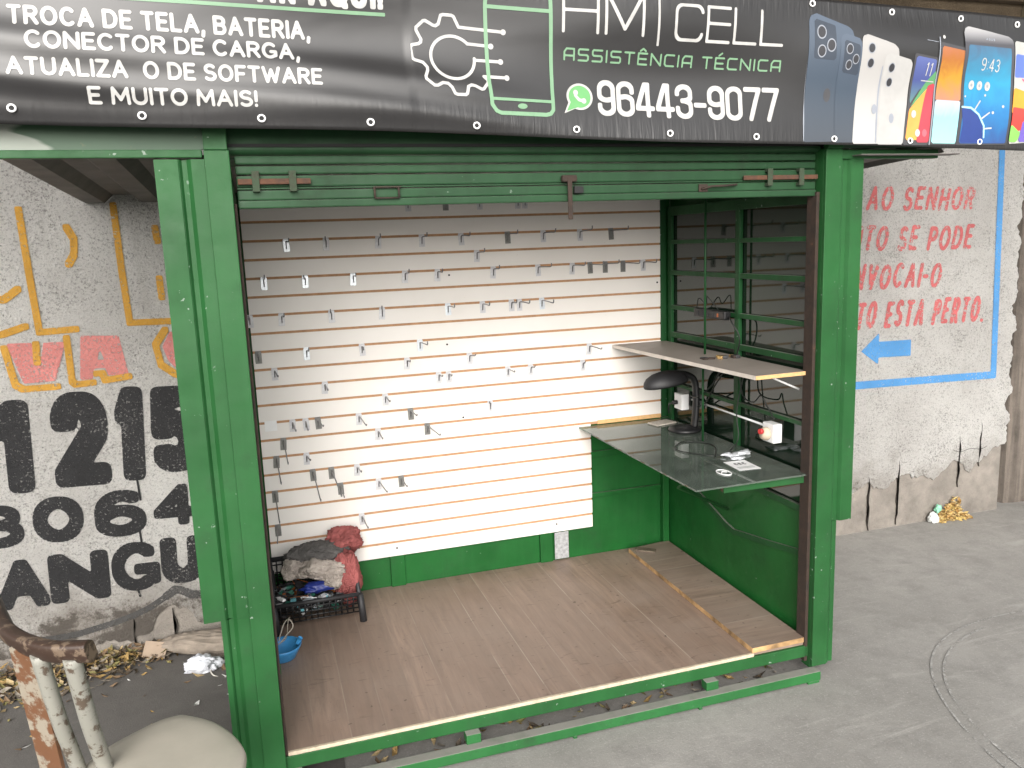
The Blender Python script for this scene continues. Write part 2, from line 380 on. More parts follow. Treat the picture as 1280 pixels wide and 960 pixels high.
def glassm():
    m, nt, bs = mat('dusty_green_glass'); nt.nodes.remove(bs); out = nt.nodes['Material Output']; v = coords(nt)
    tr = N(nt, 'ShaderNodeBsdfTransparent'); tr.inputs['Color'].default_value = (.66, .80, .70, 1)
    gl = N(nt, 'ShaderNodeBsdfGlossy'); gl.inputs['Roughness'].default_value = .02
    df = N(nt, 'ShaderNodeBsdfDiffuse'); df.inputs['Color'].default_value = (.17, .21, .175, 1)
    fr = N(nt, 'ShaderNodeFresnel'); fr.inputs['IOR'].default_value = 1.5
    du = noi(nt, v, 4.0, 8, .7, .5)
    mx = N(nt, 'ShaderNodeMixShader'); nt.links.new(ramp(nt, du, [(.3, (.22,)*3), (.72, (.72,)*3)]), mx.inputs[0]); nt.links.new(tr.outputs[0], mx.inputs[1]); nt.links.new(df.outputs[0], mx.inputs[2])
    m2 = N(nt, 'ShaderNodeMixShader'); nt.links.new(fr.outputs[0], m2.inputs[0]); nt.links.new(mx.outputs[0], m2.inputs[1]); nt.links.new(gl.outputs[0], m2.inputs[2])
    nt.links.new(m2.outputs[0], out.inputs['Surface']); return m
M['glass'] = glassm()
m, nt, bs = mat('dark_window_glass'); M['pane'] = m
nt.links.new(ramp(nt, noi(nt, coords(nt), 3, 6, .7), [(.35, (.003, .009, .005)), (.7, (.010, .021, .012))]), bs.inputs['Base Color'])
bs.inputs['Roughness'].default_value = .045; bs.inputs['IOR'].default_value = 1.55
M['galv'] = plain('galvanised_sheet', (.42, .43, .44), .45, .5, .35, 60)
M['roof'] = plain('roof_sheet_underside', (.12, .11, .10), .6, .2, .3, 8)
def fascia_mat():
    m, nt, bs = mat('weathered_green_fascia'); v = coords(nt)
    c = ramp(nt, noi(nt, v, 3, 6), [(.3, (.018, .055, .024)), (.7, (.028, .08, .036))])
    w = noi(nt, coords(nt, (1.1, 1, 7.5)), 1.25, 3, .45, .6)
    sx = N(nt, 'ShaderNodeSeparateXYZ'); nt.links.new(v, sx.inputs[0]); w = math_(nt, 'ADD', w, math_(nt, 'MULTIPLY', math_(nt, 'ADD', sx.outputs['X'], .48), -1.0))
    c = mix(nt, ramp(nt, w, [(.56, (0, 0, 0)), (.58, (1, 1, 1))]), c, (.23, .26, .22))
    r = noi(nt, v, 9, 5); c = mix(nt, ramp(nt, r, [(.62, (0, 0, 0)), (.78, (.6, .6, .6))]), c, (.3, .2, .06))
    nt.links.new(c, bs.inputs['Base Color']); bs.inputs['Roughness'].default_value = .5; return m
M['fascia'] = fascia_mat()

# ------------------------------------------------------------------ painted marks and lettering (flat shapes traced on a grid)
def pill(P, X, Z, hw, norm=2.0):
    """signed distance to a brush of half width hw dragged along polyline P"""
    P = np.asarray(P, float); S = [P[0]]
    for a, b in zip(P[:-1], P[1:]):
        n = max(1, int(np.hypot(*(b-a))/(hw*.3)))
        S += [a+(b-a)*t for t in np.linspace(0, 1, n+1)[1:]]
    S = np.array(S)
    d = np.full(X.shape, 1e9)
    for s in np.array_split(S, max(1, len(S)//60)):
        dx = np.abs(X[..., None]-s[:, 0]); dz = np.abs(Z[..., None]-s[:, 1])
        dd = np.sqrt(dx*dx+dz*dz) if norm == 2 else (dx**norm+dz**norm)**(1/norm)
        d = np.minimum(d, dd.min(-1))
    return d-hw
def polyd(P, X, Z, rnd=0.0):
    P = np.asarray(P, float); d = np.full(X.shape, 1e9); ins = np.zeros(X.shape, bool)
    for i in range(len(P)):
        a = P[i]; b = P[(i+1) % len(P)]; e = b-a; L = (e**2).sum()+1e-12
        t = np.clip(((X-a[0])*e[0]+(Z-a[1])*e[1])/L, 0, 1)
        d = np.minimum(d, np.hypot(X-a[0]-t*e[0], Z-a[1]-t*e[1]))
        c = ((a[1] > Z) != (b[1] > Z))
        with np.errstate(divide='ignore', invalid='ignore'):
            ins ^= c & (X < (b[0]-a[0])*(Z-a[1])/(b[1]-a[1]+1e-15)+a[0])
    return np.where(ins, -d, d)-rnd
def circ(c, r, X, Z, sz=1.0): return np.hypot(X-c[0], (Z-c[1])/sz)-r
def march(bm, x0, x1, z0, z1, step, fn, place, mi=0):
    nx = max(2, int(math.ceil((x1-x0)/step))+1); nz = max(2, int(math.ceil((z1-z0)/step))+1)
    xs = np.linspace(x0, x1, nx); zs = np.linspace(z0, z1, nz); X, Z = np.meshgrid(xs, zs); F = fn(X, Z)
    F = np.where(np.abs(F) < 1e-7, -1e-7, F); cache = {}
    def V(key, x, z):
        if key not in cache: cache[key] = bm.verts.new(place(x, z))
        return cache[key]
    ins = F < 0
    act = ins[:-1, :-1] | ins[1:, :-1] | ins[:-1, 1:] | ins[1:, 1:]
    for j, i in zip(*np.nonzero(act)):
        cs = ((j, i), (j, i+1), (j+1, i+1), (j+1, i)); poly = []
        for a in range(4):
            p, q = cs[a], cs[(a+1) % 4]; fp, fq = F[p], F[q]
            if fp < 0: poly.append(V(p, xs[p[1]], zs[p[0]]))
            if (fp < 0) != (fq < 0):
                t = fp/(fp-fq); k = (min(p, q), max(p, q))
                poly.append(V(k, xs[p[1]]+(xs[q[1]]-xs[p[1]])*t, zs[p[0]]+(zs[q[0]]-zs[p[0]])*t))
        if len(poly) >= 3:
            try: f = bm.faces.new(poly); f.material_index = mi; f.smooth = True
            except ValueError: pass
def mark(name, fn, box, step, place, material, parent):
    bm = B(); march(bm, *box, step, fn, place); return obj(name, bm, material, parent)
def arc(cx, cy, rx, ry, a0, a1, n=14):
    return [(cx+rx*math.cos(R(a0+(a1-a0)*k/n)), cy+ry*math.sin(R(a0+(a1-a0)*k/n))) for k in range(n+1)]
# stroke alphabet, x and y in 0..1; number = width relative to the cap height
G = {
 'A': (.74, [[(0, 0), (.5, 1), (1, 0)], [(.19, .34), (.81, .34)]]),
 'B': (.62, [[(0, 0), (0, 1), (.55, 1)]+arc(.55, .77, .38, .23, 90, -90)+[(0, .54)], [(.55, .54)]+arc(.58, .27, .42, .27, 90, -90)+[(0, 0)]]),
 'C': (.68, [arc(.55, .5, .55, .5, 48, 312, 24)]),
 'D': (.68, [[(0, 0), (0, 1), (.4, 1)]+arc(.4, .5, .6, .5, 90, -90)+[(0, 0)]]),
 'E': (.54, [[(1, 1), (0, 1), (0, 0), (1, 0)], [(0, .52), (.85, .52)]]),
 'F': (.52, [[(1, 1), (0, 1), (0, 0)], [(0, .5), (.85, .5)]]),
 'G': (.74, [arc(.52, .5, .52, .5, 48, 305, 24)+[(1, .14), (1, .42)], [(1, .42), (.62, .42)]]),
 'H': (.66, [[(0, 0), (0, 1)], [(1, 0), (1, 1)], [(0, .52), (1, .52)]]),
 'I': (.0, [[(.5, 0), (.5, 1)]]),
 'L': (.5, [[(0, 1), (0, 0), (1, 0)]]),
 'M': (.86, [[(0, 0), (0.06, 1), (.5, .25), (.94, 1), (1, 0)]]),
 'N': (.68, [[(0, 0), (0, 1), (1, 0), (1, 1)]]),
 'O': (.76, [arc(.5, .5, .5, .5, 90, 450, 30)]),
 'P': (.58, [[(0, 0), (0, 1), (.55, 1)]+arc(.55, .73, .45, .27, 90, -90)+[(0, .46)]]),
 'Q': (.76, [arc(.5, .5, .5, .5, 90, 450, 30), [(.62, .25), (1, -.08)]]),
 'R': (.62, [[(0, 0), (0, 1), (.55, 1)]+arc(.55, .75, .42, .25, 90, -90)+[(0, .5)], [(.5, .5), (1, 0)]]),
 'S': (.6, [arc(.5, .755, .46, .245, 35, 270, 14)+arc(.5, .255, .5, .255, 90, -145, 14)[1:]]),
 'T': (.6, [[(0, 1), (1, 1)], [(.5, 1), (.5, 0)]]),
 'U': (.66, [[(0, 1), (0, .38)]+arc(.5, .38, .5, .38, 180, 360)+[(1, 1)]]),
 'V': (.68, [[(0, 1), (.5, 0), (1, 1)]]),
 'W': (1.0, [[(0, 1), (.25, 0), (.5, .85), (.75, 0), (1, 1)]]),
 'Z': (.62, [[(0, 1), (1, 1), (0, 0), (1, 0)]]),
 '0': (.6, [arc(.5, .5, .5, .5, 90, 450, 30)]),
 '1': (.26, [[(0, .76), (.9, 1), (.9, 0)]]),
 '2': (.58, [arc(.5, .7, .5, .3, 165, -25, 14)+[(0, 0), (1, 0)]]),
 '3': (.56, [arc(.48, .755, .48, .245, 150, -90, 14), arc(.48, .26, .52, .26, 90, -150, 14)]),
 '4': (.64, [[(.74, 0), (.74, 1), (0, .26), (1, .26)]]),
 '5': (.58, [[(.95, 1), (.08, 1), (.02, .52)]+arc(.46, .31, .54, .31, 120, -140, 16)]),
 '6': (.6, [arc(.5, .29, .5, .29, 90, 450, 24), arc(.56, .5, .56, .5, 60, 180, 12)+[(0, .29)]]),
 '7': (.54, [[(0, 1), (1, 1), (.3, 0)]]),
 '8': (.6, [arc(.5, .765, .43, .235, 90, 450, 24), arc(.5, .27, .5, .27, 90, 450, 24)]),
 '9': (.6, [arc(.5, .71, .5, .29, 90, 450, 24), [(1, .71)]+arc(.44, .5, .56, .5, 0, -120, 12)]),
 '-': (.34, [[(0, .45), (1, .45)]]), '.': (.0, [[(.5, 0), (.5, .01)]]), ':': (.0, [[(.5, .15), (.5, .16)], [(.5, .72), (.5, .73)]]),
 ',': (.08, [[(.9, .04), (.0, -.24)]]), '!': (.0, [[(.5, 1), (.5, .34)], [(.5, 0), (.5, .01)]]),
 '|': (.0, [[(.5, -.18), (.5, 1.25)]]),
 '(': (.2, [arc(1, .5, 1, .6, 110, 250)]),
}
CONDENSED = {   # heavy condensed figures with straight sides
 '9': (.40, [[(1, .55), (1, .78)]+arc(.5, .78, .5, .22, 0, 180)+[(0, .62)]+arc(.5, .6, .5, .16, 180, 300), [(1, .8), (1, .22)]+arc(.5, .2, .5, .2, 0, -180)+[(0, .26)]]),
 '6': (.40, [[(0, .45), (0, .22)]+arc(.5, .2, .5, .2, 180, 360)+[(1, .42)]+arc(.5, .42, .5, .16, 0, 120), [(0, .2), (0, .78)]+arc(.5, .8, .5, .2, 180, 0)+[(1, .74)]]),
 '4': (.44, [[(.7, 0), (.7, 1), (.5, 1), (0, .27), (0, .22), (1, .22)]]),
 '3': (.40, [[(0, .76)]+arc(.5, .8, .5, .2, 180, 0)+[(1, .68)]+arc(.4, .66, .6, .13, 0, -90), arc(.4, .38, .6, .15, 90, 0)+[(1, .22)]+arc(.5, .2, .5, .2, 0, -180)+[(0, .27)]]),
 '0': (.40, [[(0, .22), (0, .78)]+arc(.5, .8, .5, .2, 180, 0)+[(1, .2)]+arc(.5, .2, .5, .2, 0, -180)]),
 '7': (.42, [[(0, 1), (1, 1), (.42, 0)]]),
 '-': (.26, [[(0, .4), (1, .4)]]),
}
TECH = {
 'A': (.72, [[(0, 0), (0, .72), (.22, 1), (1, 1), (1, 0)], [(0, .38), (1, .38)]]),
 'S': (.72, [[(1, 1), (.12, 1), (0, .9), (0, .6), (.12, .5), (.88, .5), (1, .4), (1, .1), (.88, 0), (0, 0)]]),
 'C': (.72, [[(1, 1), (.15, 1), (0, .85), (0, .15), (.15, 0), (1, 0)]]),
 'N': (.76, [[(0, 0), (0, 1), (1, 0), (1, 1)]]), 'E': (.68, [[(1, 1), (0, 1), (0, 0), (1, 0)], [(0, .5), (.9, .5)]]),
 'T': (.72, [[(0, 1), (1, 1)], [(.5, 1), (.5, 0)]]), 'I': (.0, [[(.5, 0), (.5, 1)]]),
 'Ê': (.68, [[(1, 1), (0, 1), (0, 0), (1, 0)], [(0, .5), (.9, .5)], [(.2, 1.22), (.5, 1.42), (.8, 1.22)]]),
 'É': (.68, [[(1, 1), (0, 1), (0, 0), (1, 0)], [(0, .5), (.9, .5)], [(.35, 1.22), (.7, 1.45)]]),
 'M': (.95, [[(0, 0), (0, 1), (.5, .12), (1, 1), (1, 0)]]), 'H': (.85, [[(0, 0), (0, 1)], [(1, 0), (1, 1)], [(0, .5), (1, .5)]]),
 'L': (.72, [[(0, 1), (0, 0), (1, 0)]]),
}
def lettering(text, p0, p1, h, hw, place, material, parent, font=None, norm=2.0, slant=0.0, gap=None, space=.34, res=22, name='lettering', jit=0.0, seed=1):
    """text on a baseline p0..p1 (plane coordinates), cap height h, brush half width hw (fraction of h); width is fitted"""
    F = dict(G); F.update(font or {}); rnd = random.Random(seed)
    gap = (hw*1.5+.07) if gap is None else gap
    wid = []
    for ch in text: wid.append(space if ch == ' ' else F[ch][0]+2*hw)
    tot = sum(wid)+gap*(len(text)-1); p0 = np.array(p0, float); p1 = np.array(p1, float)
    L = np.hypot(*(p1-p0)); sx = L/(tot*h); u = (p1-p0)/L; n = np.array((-u[1], u[0]))
    bm = B(); x = 0.0
    for ch, w in zip(text, wid):
        if ch != ' ':
            inner = w*sx-2*hw; jr = (rnd.uniform(-1, 1)*jit, 1+rnd.uniform(-1, 1)*jit)
            pls = []
            for pl in F[ch][1]:
                pls.append([((x*sx+hw+px*max(inner, 0)+slant*(py-.0))*h, (hw+py*(1-2*hw)*jr[1]+jr[0])*h) for px, py in pl])
            allp = np.array([q for pl in pls for q in pl]); e = hw*h*1.6
            lo = allp.min(0)-e; hi = allp.max(0)+e
            def fn(X, Z, pls=pls):
                d = np.full(X.shape, 1e9)
                for pl in pls: d = np.minimum(d, pill(pl, X, Z, hw*h, norm))
                return d
            march(bm, lo[0], hi[0], lo[1], hi[1], h/res, fn, lambda a, b: place(*(p0+u*a+n*b)))
        x += w+gap
    return obj(name, bm, material, parent)

# ------------------------------------------------------------------ setting: ground, wall, viaduct
bm = B(); bx(bm, (-60, -60, GZ-.3), (60, 60, GZ)); struct('ground', bm, M['ground'])
bm = B(); prism(bm, [(-60, -60), (.16, -60), (.22, -2.0), (.2, -.6), (.24, 1.38), (-60, 1.38)], 'z', GZ+.0005, GZ+.004); struct('pavement', bm, M['asphalt'])
bm = B()
for r0, r1 in ((1.0, 1.011), (1.055, 1.065)):
    n = 110; ring = []
    for k in range(n):
        a = R(150-215*k/n) if False else R(70+200*k/(n-1))
        w = .012*math.sin(a*5+r0*9); ring.append([bm.verts.new((3.63+(r+w)*math.cos(a)*1.0, -.93+(r+w)*math.sin(a), GZ+.004)) for r in (r0, r1)])
    for k in range(n-1): bm.faces.new((ring[k][0], ring[k+1][0], ring[k+1][1], ring[k][1]))
struct('ground_marking', bm, M['p_chalk'])

WY = 1.377
wall = thing('roughcast_wall', 'long white roughcast wall with hand painted lettering behind the green kiosk', 'wall', (1.0, WY, GZ))
rnd = random.Random(4)
bm = B(); bx(bm, (-4.5, WY+.011, GZ-.1), (5.0, WY+.3, 3.02)); obj('block_core', bm, M['old_concrete'], wall)
def jag(pts, amp, n, seed):
    out = []
    for i in range(len(pts)-1):
        a, b = pts[i], pts[i+1]; k = max(1, int(math.hypot(b[0]-a[0], b[1]-a[1])/n))
        for t in range(k):
            x = a[0]+(b[0]-a[0])*t/k; z = a[1]+(b[1]-a[1])*t/k
            d = amp*noise.noise(Vector((x*9+seed, z*9, seed)))*1.6+amp*.5*noise.noise(Vector((x*31+seed, z*31, 2)))
            out.append((x+d*.7, z+d))
    out.append(pts[-1]); return out
low = [(-4.5, -.05), (-1.3, -.06), (-.70, -.07), (-.62, -.03), (-.585, .05), (-.50, .085), (-.43, .04), (-.40, -.03), (-.3, -.06), (-.2, .05), (.6, .0), (3.0, -.1), (3.62, -.02), (3.72, .12), (3.85, .17), (4.0, .12), (4.08, .2), (4.3, .17), (4.42, .14), (4.56, .25), (4.70, .17), (4.80, .22), (4.93, .30), (5.2, .36)]
lx = [p[0] for p in low]; lz = [p[1] for p in low]
def jn(a, b, s_): return .05*noise.noise(Vector((a*9+s_, b*9, s_)))+.026*noise.noise(Vector((a*34+s_, b*34, 2)))+.012*noise.noise(Vector((a*90, b*90, 5)))
zs_ = [None]+[.42+.02*k for k in range(0, 131)]
def rim(z): return 5.03+(jn(5, z, 7) if z < 3 else 0)
bm = B(); cols = []
xs = [-4.5+.02*k for k in range(int((4.98+4.5)/.02)+1)]
for x in xs: cols.append((x, float(np.interp(x, lx, lz))+jn(x, 0, 3)))
top = 3.02
F_ = lambda x, z: bm.verts.new((x, WY, z)); K_ = lambda x, z: bm.verts.new((x, WY+.0105, z))
fa = [(F_(x, z), F_(x, top), K_(x, z)) for x, z in cols]
for a, b in zip(fa[:-1], fa[1:]):
    bm.faces.new((a[0], b[0], b[1], a[1])); bm.faces.new((a[0], a[2], b[2], b[0]))
zl = [cols[-1][1]]+[cols[-1][1]+(top-cols[-1][1])*k/140 for k in range(1, 141)]
prev = None
for z in zl:
    x = min(5.06, max(4.985, rim(z))); q = (F_(4.98, z), F_(x, z), K_(x, z))
    if prev: bm.faces.new((prev[0], prev[1], q[1], q[0])); bm.faces.new((prev[1], prev[2], q[2], q[1]))
    prev = q
bmesh.ops.remove_doubles(bm, verts=bm.verts, dist=1e-5)
plaster = obj('plaster', bm, M['wall'], wall)
bm = B()
for x, z0, z1, w in [(3.86, -.16, .22, .005), (4.10, -.15, .30, .003), (4.62, .05, .42, .004), (4.80, .18, .5, .004), (-.505, -.14, .06, .005), (-.70, -.15, .04, .004)]:
    pts = [(x+.008*math.sin(z*40+x*7), z) for z in np.linspace(z0, z1, 12)]
    L = [(px-w*.5*(1-abs(2*k/11-1)**2*.8), pz) for k, (px, pz) in enumerate(pts)]; Rr = [(px+w*.5*(1-abs(2*k/11-1)**2*.8), pz) for k, (px, pz) in enumerate(pts)]
    prism(bm, L+Rr[::-1], 'y', WY-.0022, WY+.012)
for x0, x1, z in [(4.56, 4.86, .33)]:
    pts = [(x, z+.02*math.sin(x*9)+.01*math.sin(x*31)) for x in np.linspace(x0, x1, 16)]
    prism(bm, [(a, b-.0012) for a, b in pts]+[(a, b+.0012) for a, b in pts][::-1], 'y', WY-.0022, WY+.012)
obj('crack', bm, M['crack'], wall)

wp = lambda x, z: (x, WY-.0035, z)
wp2 = lambda x, z: (x, WY-.005, z)
def wl(*a, **k): return lettering(*a, parent=wall, place=wp, **k)
for txt, p0, p1, h in [('AO SENHOR', (3.745, 1.975), (4.60, 1.955), .152), ('NTO SE PODE', (3.63, 1.722), (4.607, 1.70), .159), ('NVOCAI-O', (3.665, 1.478), (4.36, 1.464), .165), ('TO ESTA PERTO.', (3.69, 1.222), (4.735, 1.21), .176)]:
    wl(txt, p0, p1, h, .08, material=M['p_red'], norm=2.0, slant=.14, gap=.2, space=.42, res=20, jit=.03, seed=len(txt))
blk = dict(material=M['p_black'], norm=3.6, res=34)
HB = {'0': (.62, [arc(.5, .5, .5, .5, 90, 450, 30)]), '1': (.16, [[(-.25, .76), (.75, 1), (.75, 0)]])}
for ch, x0, x1, z, h, hw in [('1', -1.235, -1.03, .765, .455, .125), ('2', -.965, -.715, .765, .47, .122), ('1', -.685, -.555, .765, .475, .108), ('5', -.525, -.29, .785, .44, .125),
                             ('8', -1.35, -1.13, .503, .215, .12), ('0', -1.09, -.868, .497, .232, .135), ('6', -.82, -.585, .485, .24, .125), ('4', -.55, -.345, .507, .215, .125),
                             ('A', -1.285, -1.06, .185, .25, .13), ('N', -1.055, -.785, .18, .255, .16), ('G', -.775, -.55, .19, .258, .115), ('U', -.545, -.34, .195, .25, .155)]:
    wl(ch, (x0, z), (x1, z-.008), h, hw, font=HB, **blk)
def stroke(pts, hw, material, norm=2.0, parent=wall, place=wp, step=None, name='painted_mark'):
    a = np.array(pts); e = hw*1.5; lo = a.min(0)-e; hi = a.max(0)+e
    return mark(name, lambda X, Z: pill(pts, X, Z, hw, norm), (lo[0], hi[0], lo[1], hi[1]), step or hw/4, place, material, parent)
def shape(P, material, parent=wall, place=wp, step=.008, rnd_=0.0, holes=(), name='painted_mark', extra=None):
    a = np.array(P); e = rnd_+step*2; lo = a.min(0)-e; hi = a.max(0)+e
    def fn(X, Z):
        d = polyd(P, X, Z, rnd_)
        for hpts in holes: d = np.maximum(d, -polyd(hpts, X, Z))
        return d
    return mark(name, fn, (lo[0], hi[0], lo[1], hi[1]), step, place, material, parent)
for pts in [[(-.962, 2.09), (-.955, 1.8), (-.945, 1.525), (-.79, 1.53)], [(-.566, 2.10), (-.562, 1.8), (-.553, 1.545), (-.30, 1.54)], [(-.775, 2.005), (-.750, 1.95), (-.757, 1.88), (-.785, 1.835)],
            [(-.395, 1.99), (-.39, 1.93)], [(-.40, 1.75), (-.398, 1.66)], [(-1.25, 1.51), (-1.10, 1.525), (-1.0, 1.556)], [(-1.2, 1.72), (-1.075, 1.683), (-1.01, 1.73)],
            [(-1.10, 1.46), (-1.075, 1.285), (-1.045, 1.262), (-.90, 1.262)], [(-.967, 1.47), (-.972, 1.385)], [(-.835, 1.49), (-.835, 1.28), (-.82, 1.265), (-.745, 1.268)], [(-.725, 1.31), (-.70, 1.31), (-.692, 1.275), (-.585, 1.285)],
            [(-.40, 1.50), (-.45, 1.43), (-.435, 1.33), (-.37, 1.275), (-.3, 1.26)]]:
    stroke(pts, .0155, M['p_ochre'], 4, place=wp2)
shape([(-1.09, 1.482), (-.985, 1.478), (-.965, 1.36), (-.935, 1.475), (-.842, 1.473), (-.905, 1.29), (-1.04, 1.288)], M['p_pink'])
shape([(-.80, 1.285), (-.775, 1.497), (-.61, 1.487), (-.585, 1.297), (-.675, 1.297), (-.685, 1.335), (-.735, 1.335), (-.745, 1.285)], M['p_pink'], holes=[[(-.715, 1.375), (-.70, 1.43), (-.685, 1.375)]])
shape([(-.42, 1.42), (-.38, 1.49), (-.2, 1.49), (-.2, 1.30), (-.36, 1.30), (-.40, 1.345)], M['p_pink'])
stroke([(-1.25, .01), (-1.073, .0), (-.95, .005), (-.785, .034), (-.685, .059), (-.614, .086), (-.546, .125)], .016, M['p_char'])
stroke([(-.53, .135), (-.488, .163), (-.455, .152), (-.411, .122), (-.30, .105)], .022, M['p_char'], place=wp2)
for pts in [[(-.605, .785), (-.60, .66)], [(-.62, .50), (-.618, .43)], [(-.66, .19), (-.655, .155)]]: stroke(pts, .005, M['p_black'], place=wp2)
stroke([(4.812, 2.62), (4.846, 1.6), (4.872, .83), (4.4, .842), (3.4, .862)], .025, M['p_blue'], 5)
shape([(3.75, 1.078), (3.888, 1.19), (3.888, 1.132), (4.148, 1.128), (4.15, 1.02), (3.89, 1.028), (3.888, .982)], M['p_blue'])

pil = thing('concrete_column', 'dark streaked concrete column at the right end of the white wall', 'column', (5.4, 1.5, GZ))
bm = B(); g = 40
pts = [(5.13, 2.2), (5.125, 1.52), (5.15, 1.47), (5.22, 1.45), (5.5, 1.42), (6.6, 1.36), (6.6, 2.4), (5.13, 2.4)]
prism(bm, pts, 'z', GZ-.1, 3.02); obj('shaft', bm, M['column'], pil)

via = thing('overpass', 'brown concrete overpass beam and deck above the wall, behind the top edge of the banner', 'overpass', (2, 1.0, 3.02))
bm = B(); bx(bm, (-6, 1.05, 3.03), (4.55, 2.2, 3.75), .02); bx(bm, (-6, .99, 3.14), (4.55, 1.045, 3.17)); bx(bm, (-6, .97, 3.3), (4.55, 1.045, 3.36)); obj('beam', bm, M['brown_concrete'], via)
bm = B(); bx(bm, (4.555, .98, 3.03), (7.0, 2.2, 3.75), .03); obj('bearing_block', bm, M['tan_concrete'], via)
bm = B(); bx(bm, (-9, -1.3, 3.76), (12, 7, 4.1)); obj('deck', bm, M['brown_concrete'], via)

# ------------------------------------------------------------------ kiosk
K = thing('kiosk', 'green painted steel street kiosk, open at the front under a rolled up shutter', 'kiosk', (1.15, .7, GZ))
def kp(name, bm, m, parent=None, **k): return obj(name, bm, m, parent or K, **k)
FW, D, WR = 2.31, 1.36, 2.33
# floor deck with pale raw front edge
bm = B(); bx(bm, (.0, .0, -.014), (2.325, D-.005, .0)); kp('floor', bm, M['floor'])
bm = B(); bx(bm, (.004, -.014, -.0135), (2.03, -.0005, .001), .002); kp('floor_edge', bm, M['cream_edge'])
bm = B(); bx(bm, (-.02, -.012, -.070), (2.33, .035, -.0155), .004); kp('front_beam', bm, M['green_bright'])
bm = B(); bx(bm, (-.35, -.084, -.153), (2.335, -.032, -.110), .004)
for x in (.02, .715, 1.80): bx(bm, (x-.03, -.045, -.1105), (x+.03, -.0, -.0702), .003)
kp('base_rail', bm, M['green_dusty'])
for x in (-.1, .52, 1.135, 1.72, 2.30): bm = B(); bx(bm, (x-.03 if x > 2 else x-.008, -.082, GZ), (x+.03 if x > 2 else x+.008, -.03 if x > 2 else -.06, -.1535), .002); kp('foot', bm, M['green_dusty'])
for x in (.0, 1.15, 2.3): bm = B(); bx(bm, (x-.03, .9, GZ), (x+.03, 1.0, -.0655)); kp('foot', bm, M['green_dusty'])
for y0, y1 in ((.04, .08), (.6, .65), (.92, .97), (1.27, 1.33)): bm = B(); bx(bm, (.0, y0, -.065), (2.3, y1, -.0155)); kp('joist', bm, M['rust_dark'])
# rear and side sheets
bm = B(); bx(bm, (-.03, D, -.09), (2.36, D+.012, 2.24)); kp('rear_wall', bm, M['green_in'])
for a, b in (((.62, D-.022, .001), (.70, D-.001, .25)), ((1.497, D-.022, .001), (1.573, D-.001, .25)), ((1.78, D-.018, .60), (2.284, D-.001, .635)), ((1.78, D-.018, .355), (2.284, D-.001, .38))): bm = B(); bx(bm, a, b, .003); kp('rear_rib', bm, M['green_in'])
bm = B(); bx(bm, (2.285, D-.045, .0), (2.325, D-.003, .80), .003); kp('corner_post', bm, M['green_in'])
bm = B(); bx(bm, (2.288, D-.02, .802), (2.325, D-.003, 2.24), .003); kp('corner_post', bm, M['green_frame'])
bm = B()
bx(bm, (1.585, D-.026, .012), (1.672, D-.0235, .175), .001); kp('perforated_plate', bm, M['galv'])
bm = B(); bx(bm, (-.03, -.0, -.09), (-.012, D-.002, 2.24)); kp('side_wall', bm, M['green'])
bm = B(); bx(bm, (WR+.004, .0, -.09), (WR+.022, D-.002, .62)); bx(bm, (WR+.03, .0, .6), (WR+.036, D-.002, 2.24)); kp('side_wall', bm, M['green_in'])
# window side: dark glass behind painted bars
win = bm = B(); bx(bm, (WR+.008, .03, .62), (WR+.0125, 1.31, 2.0)); pane = kp('window_pane', bm, M['pane'])
bm = B()
for z, h in ((2.0, .05), (1.828, .022), (1.655, .026), (1.458, .024), (1.30, .03), (1.01, .02), (.615, .03)): bx(bm, (WR-.012, .03, z-h/2), (WR+.007, 1.315, z+h/2), .003)
bx(bm, (WR-.014, .578, .63), (WR+.0065, .608, 2.0), .003); bx(bm, (WR-.006, .611, .63), (WR+.0066, .63, 2.0), .002)
bx(bm, (WR-.012, 1.27, .63), (WR+.0068, 1.312, 2.0), .003); bx(bm, (WR-.012, .03, .0), (WR+.0068, .07, 2.2), .003)
kp('window_frame', bm, M['green_frame'])
bm = B()
L_ = [(1.27, .455), (1.0, .432), (.70, .335), (.62, .318), (.30, .365), (.06, .405)]

for (y0, z0), (y1, z1) in zip(L_[:-1], L_[1:]):
    q = [bm.verts.new((x, y, z+d)) for x in (WR-.008, WR+.0035) for y, z in ((y0, z0), (y1, z1)) for d in (-.014, .014)]
    for f in ((0, 1, 3, 2), (4, 5, 7, 6), (0, 4, 6, 2), (1, 5, 7, 3), (0, 1, 5, 4), (2, 3, 7, 6)): bm.faces.new([q[i] for i in f])
kp('bent_strap', bm, M['green_frame'])
# roof
bm = B()
n = 90; xa, xb = -.68, 2.95; rows = []
for k in range(n+1):
    x = xa+(xb-xa)*k/n; dz = (-.016 if k % 6 in (0, 1, 2) else .02)
    rows.append([bm.verts.new((x, y, z+dz+t)) for t in (0, .006) for y, z in ((-.012 if x < -.1 or x > 2.41 else .36, 2.192), (1.37, 2.128))])
for a, b in zip(rows[:-1], rows[1:]):
    bm.faces.new((a[0], a[1], b[1], b[0])); bm.faces.new((a[2], b[2], b[3], a[3])); bm.faces.new((a[1], a[3], b[3], b[1])); bm.faces.new((a[0], b[0], b[2], a[2]))
for q in (rows[0], rows[-1]): bm.faces.new((q[0], q[2], q[3], q[1]))
kp('roof_deck', bm, M['roof'])
for a, b in (((-1.0, -.034, 2.168), (-.09, -.002, 2.193)), ((2.39, -.034, 2.150), (2.90, -.002, 2.187))): bm = B(); bx(bm, a, b, .003); kp('roof_beam', bm, M['green'])
bm = B(); bx(bm, (2.45, -.09, 2.160), (2.96, -.035, 2.164), .001); kp('flashing', bm, M['roof'])
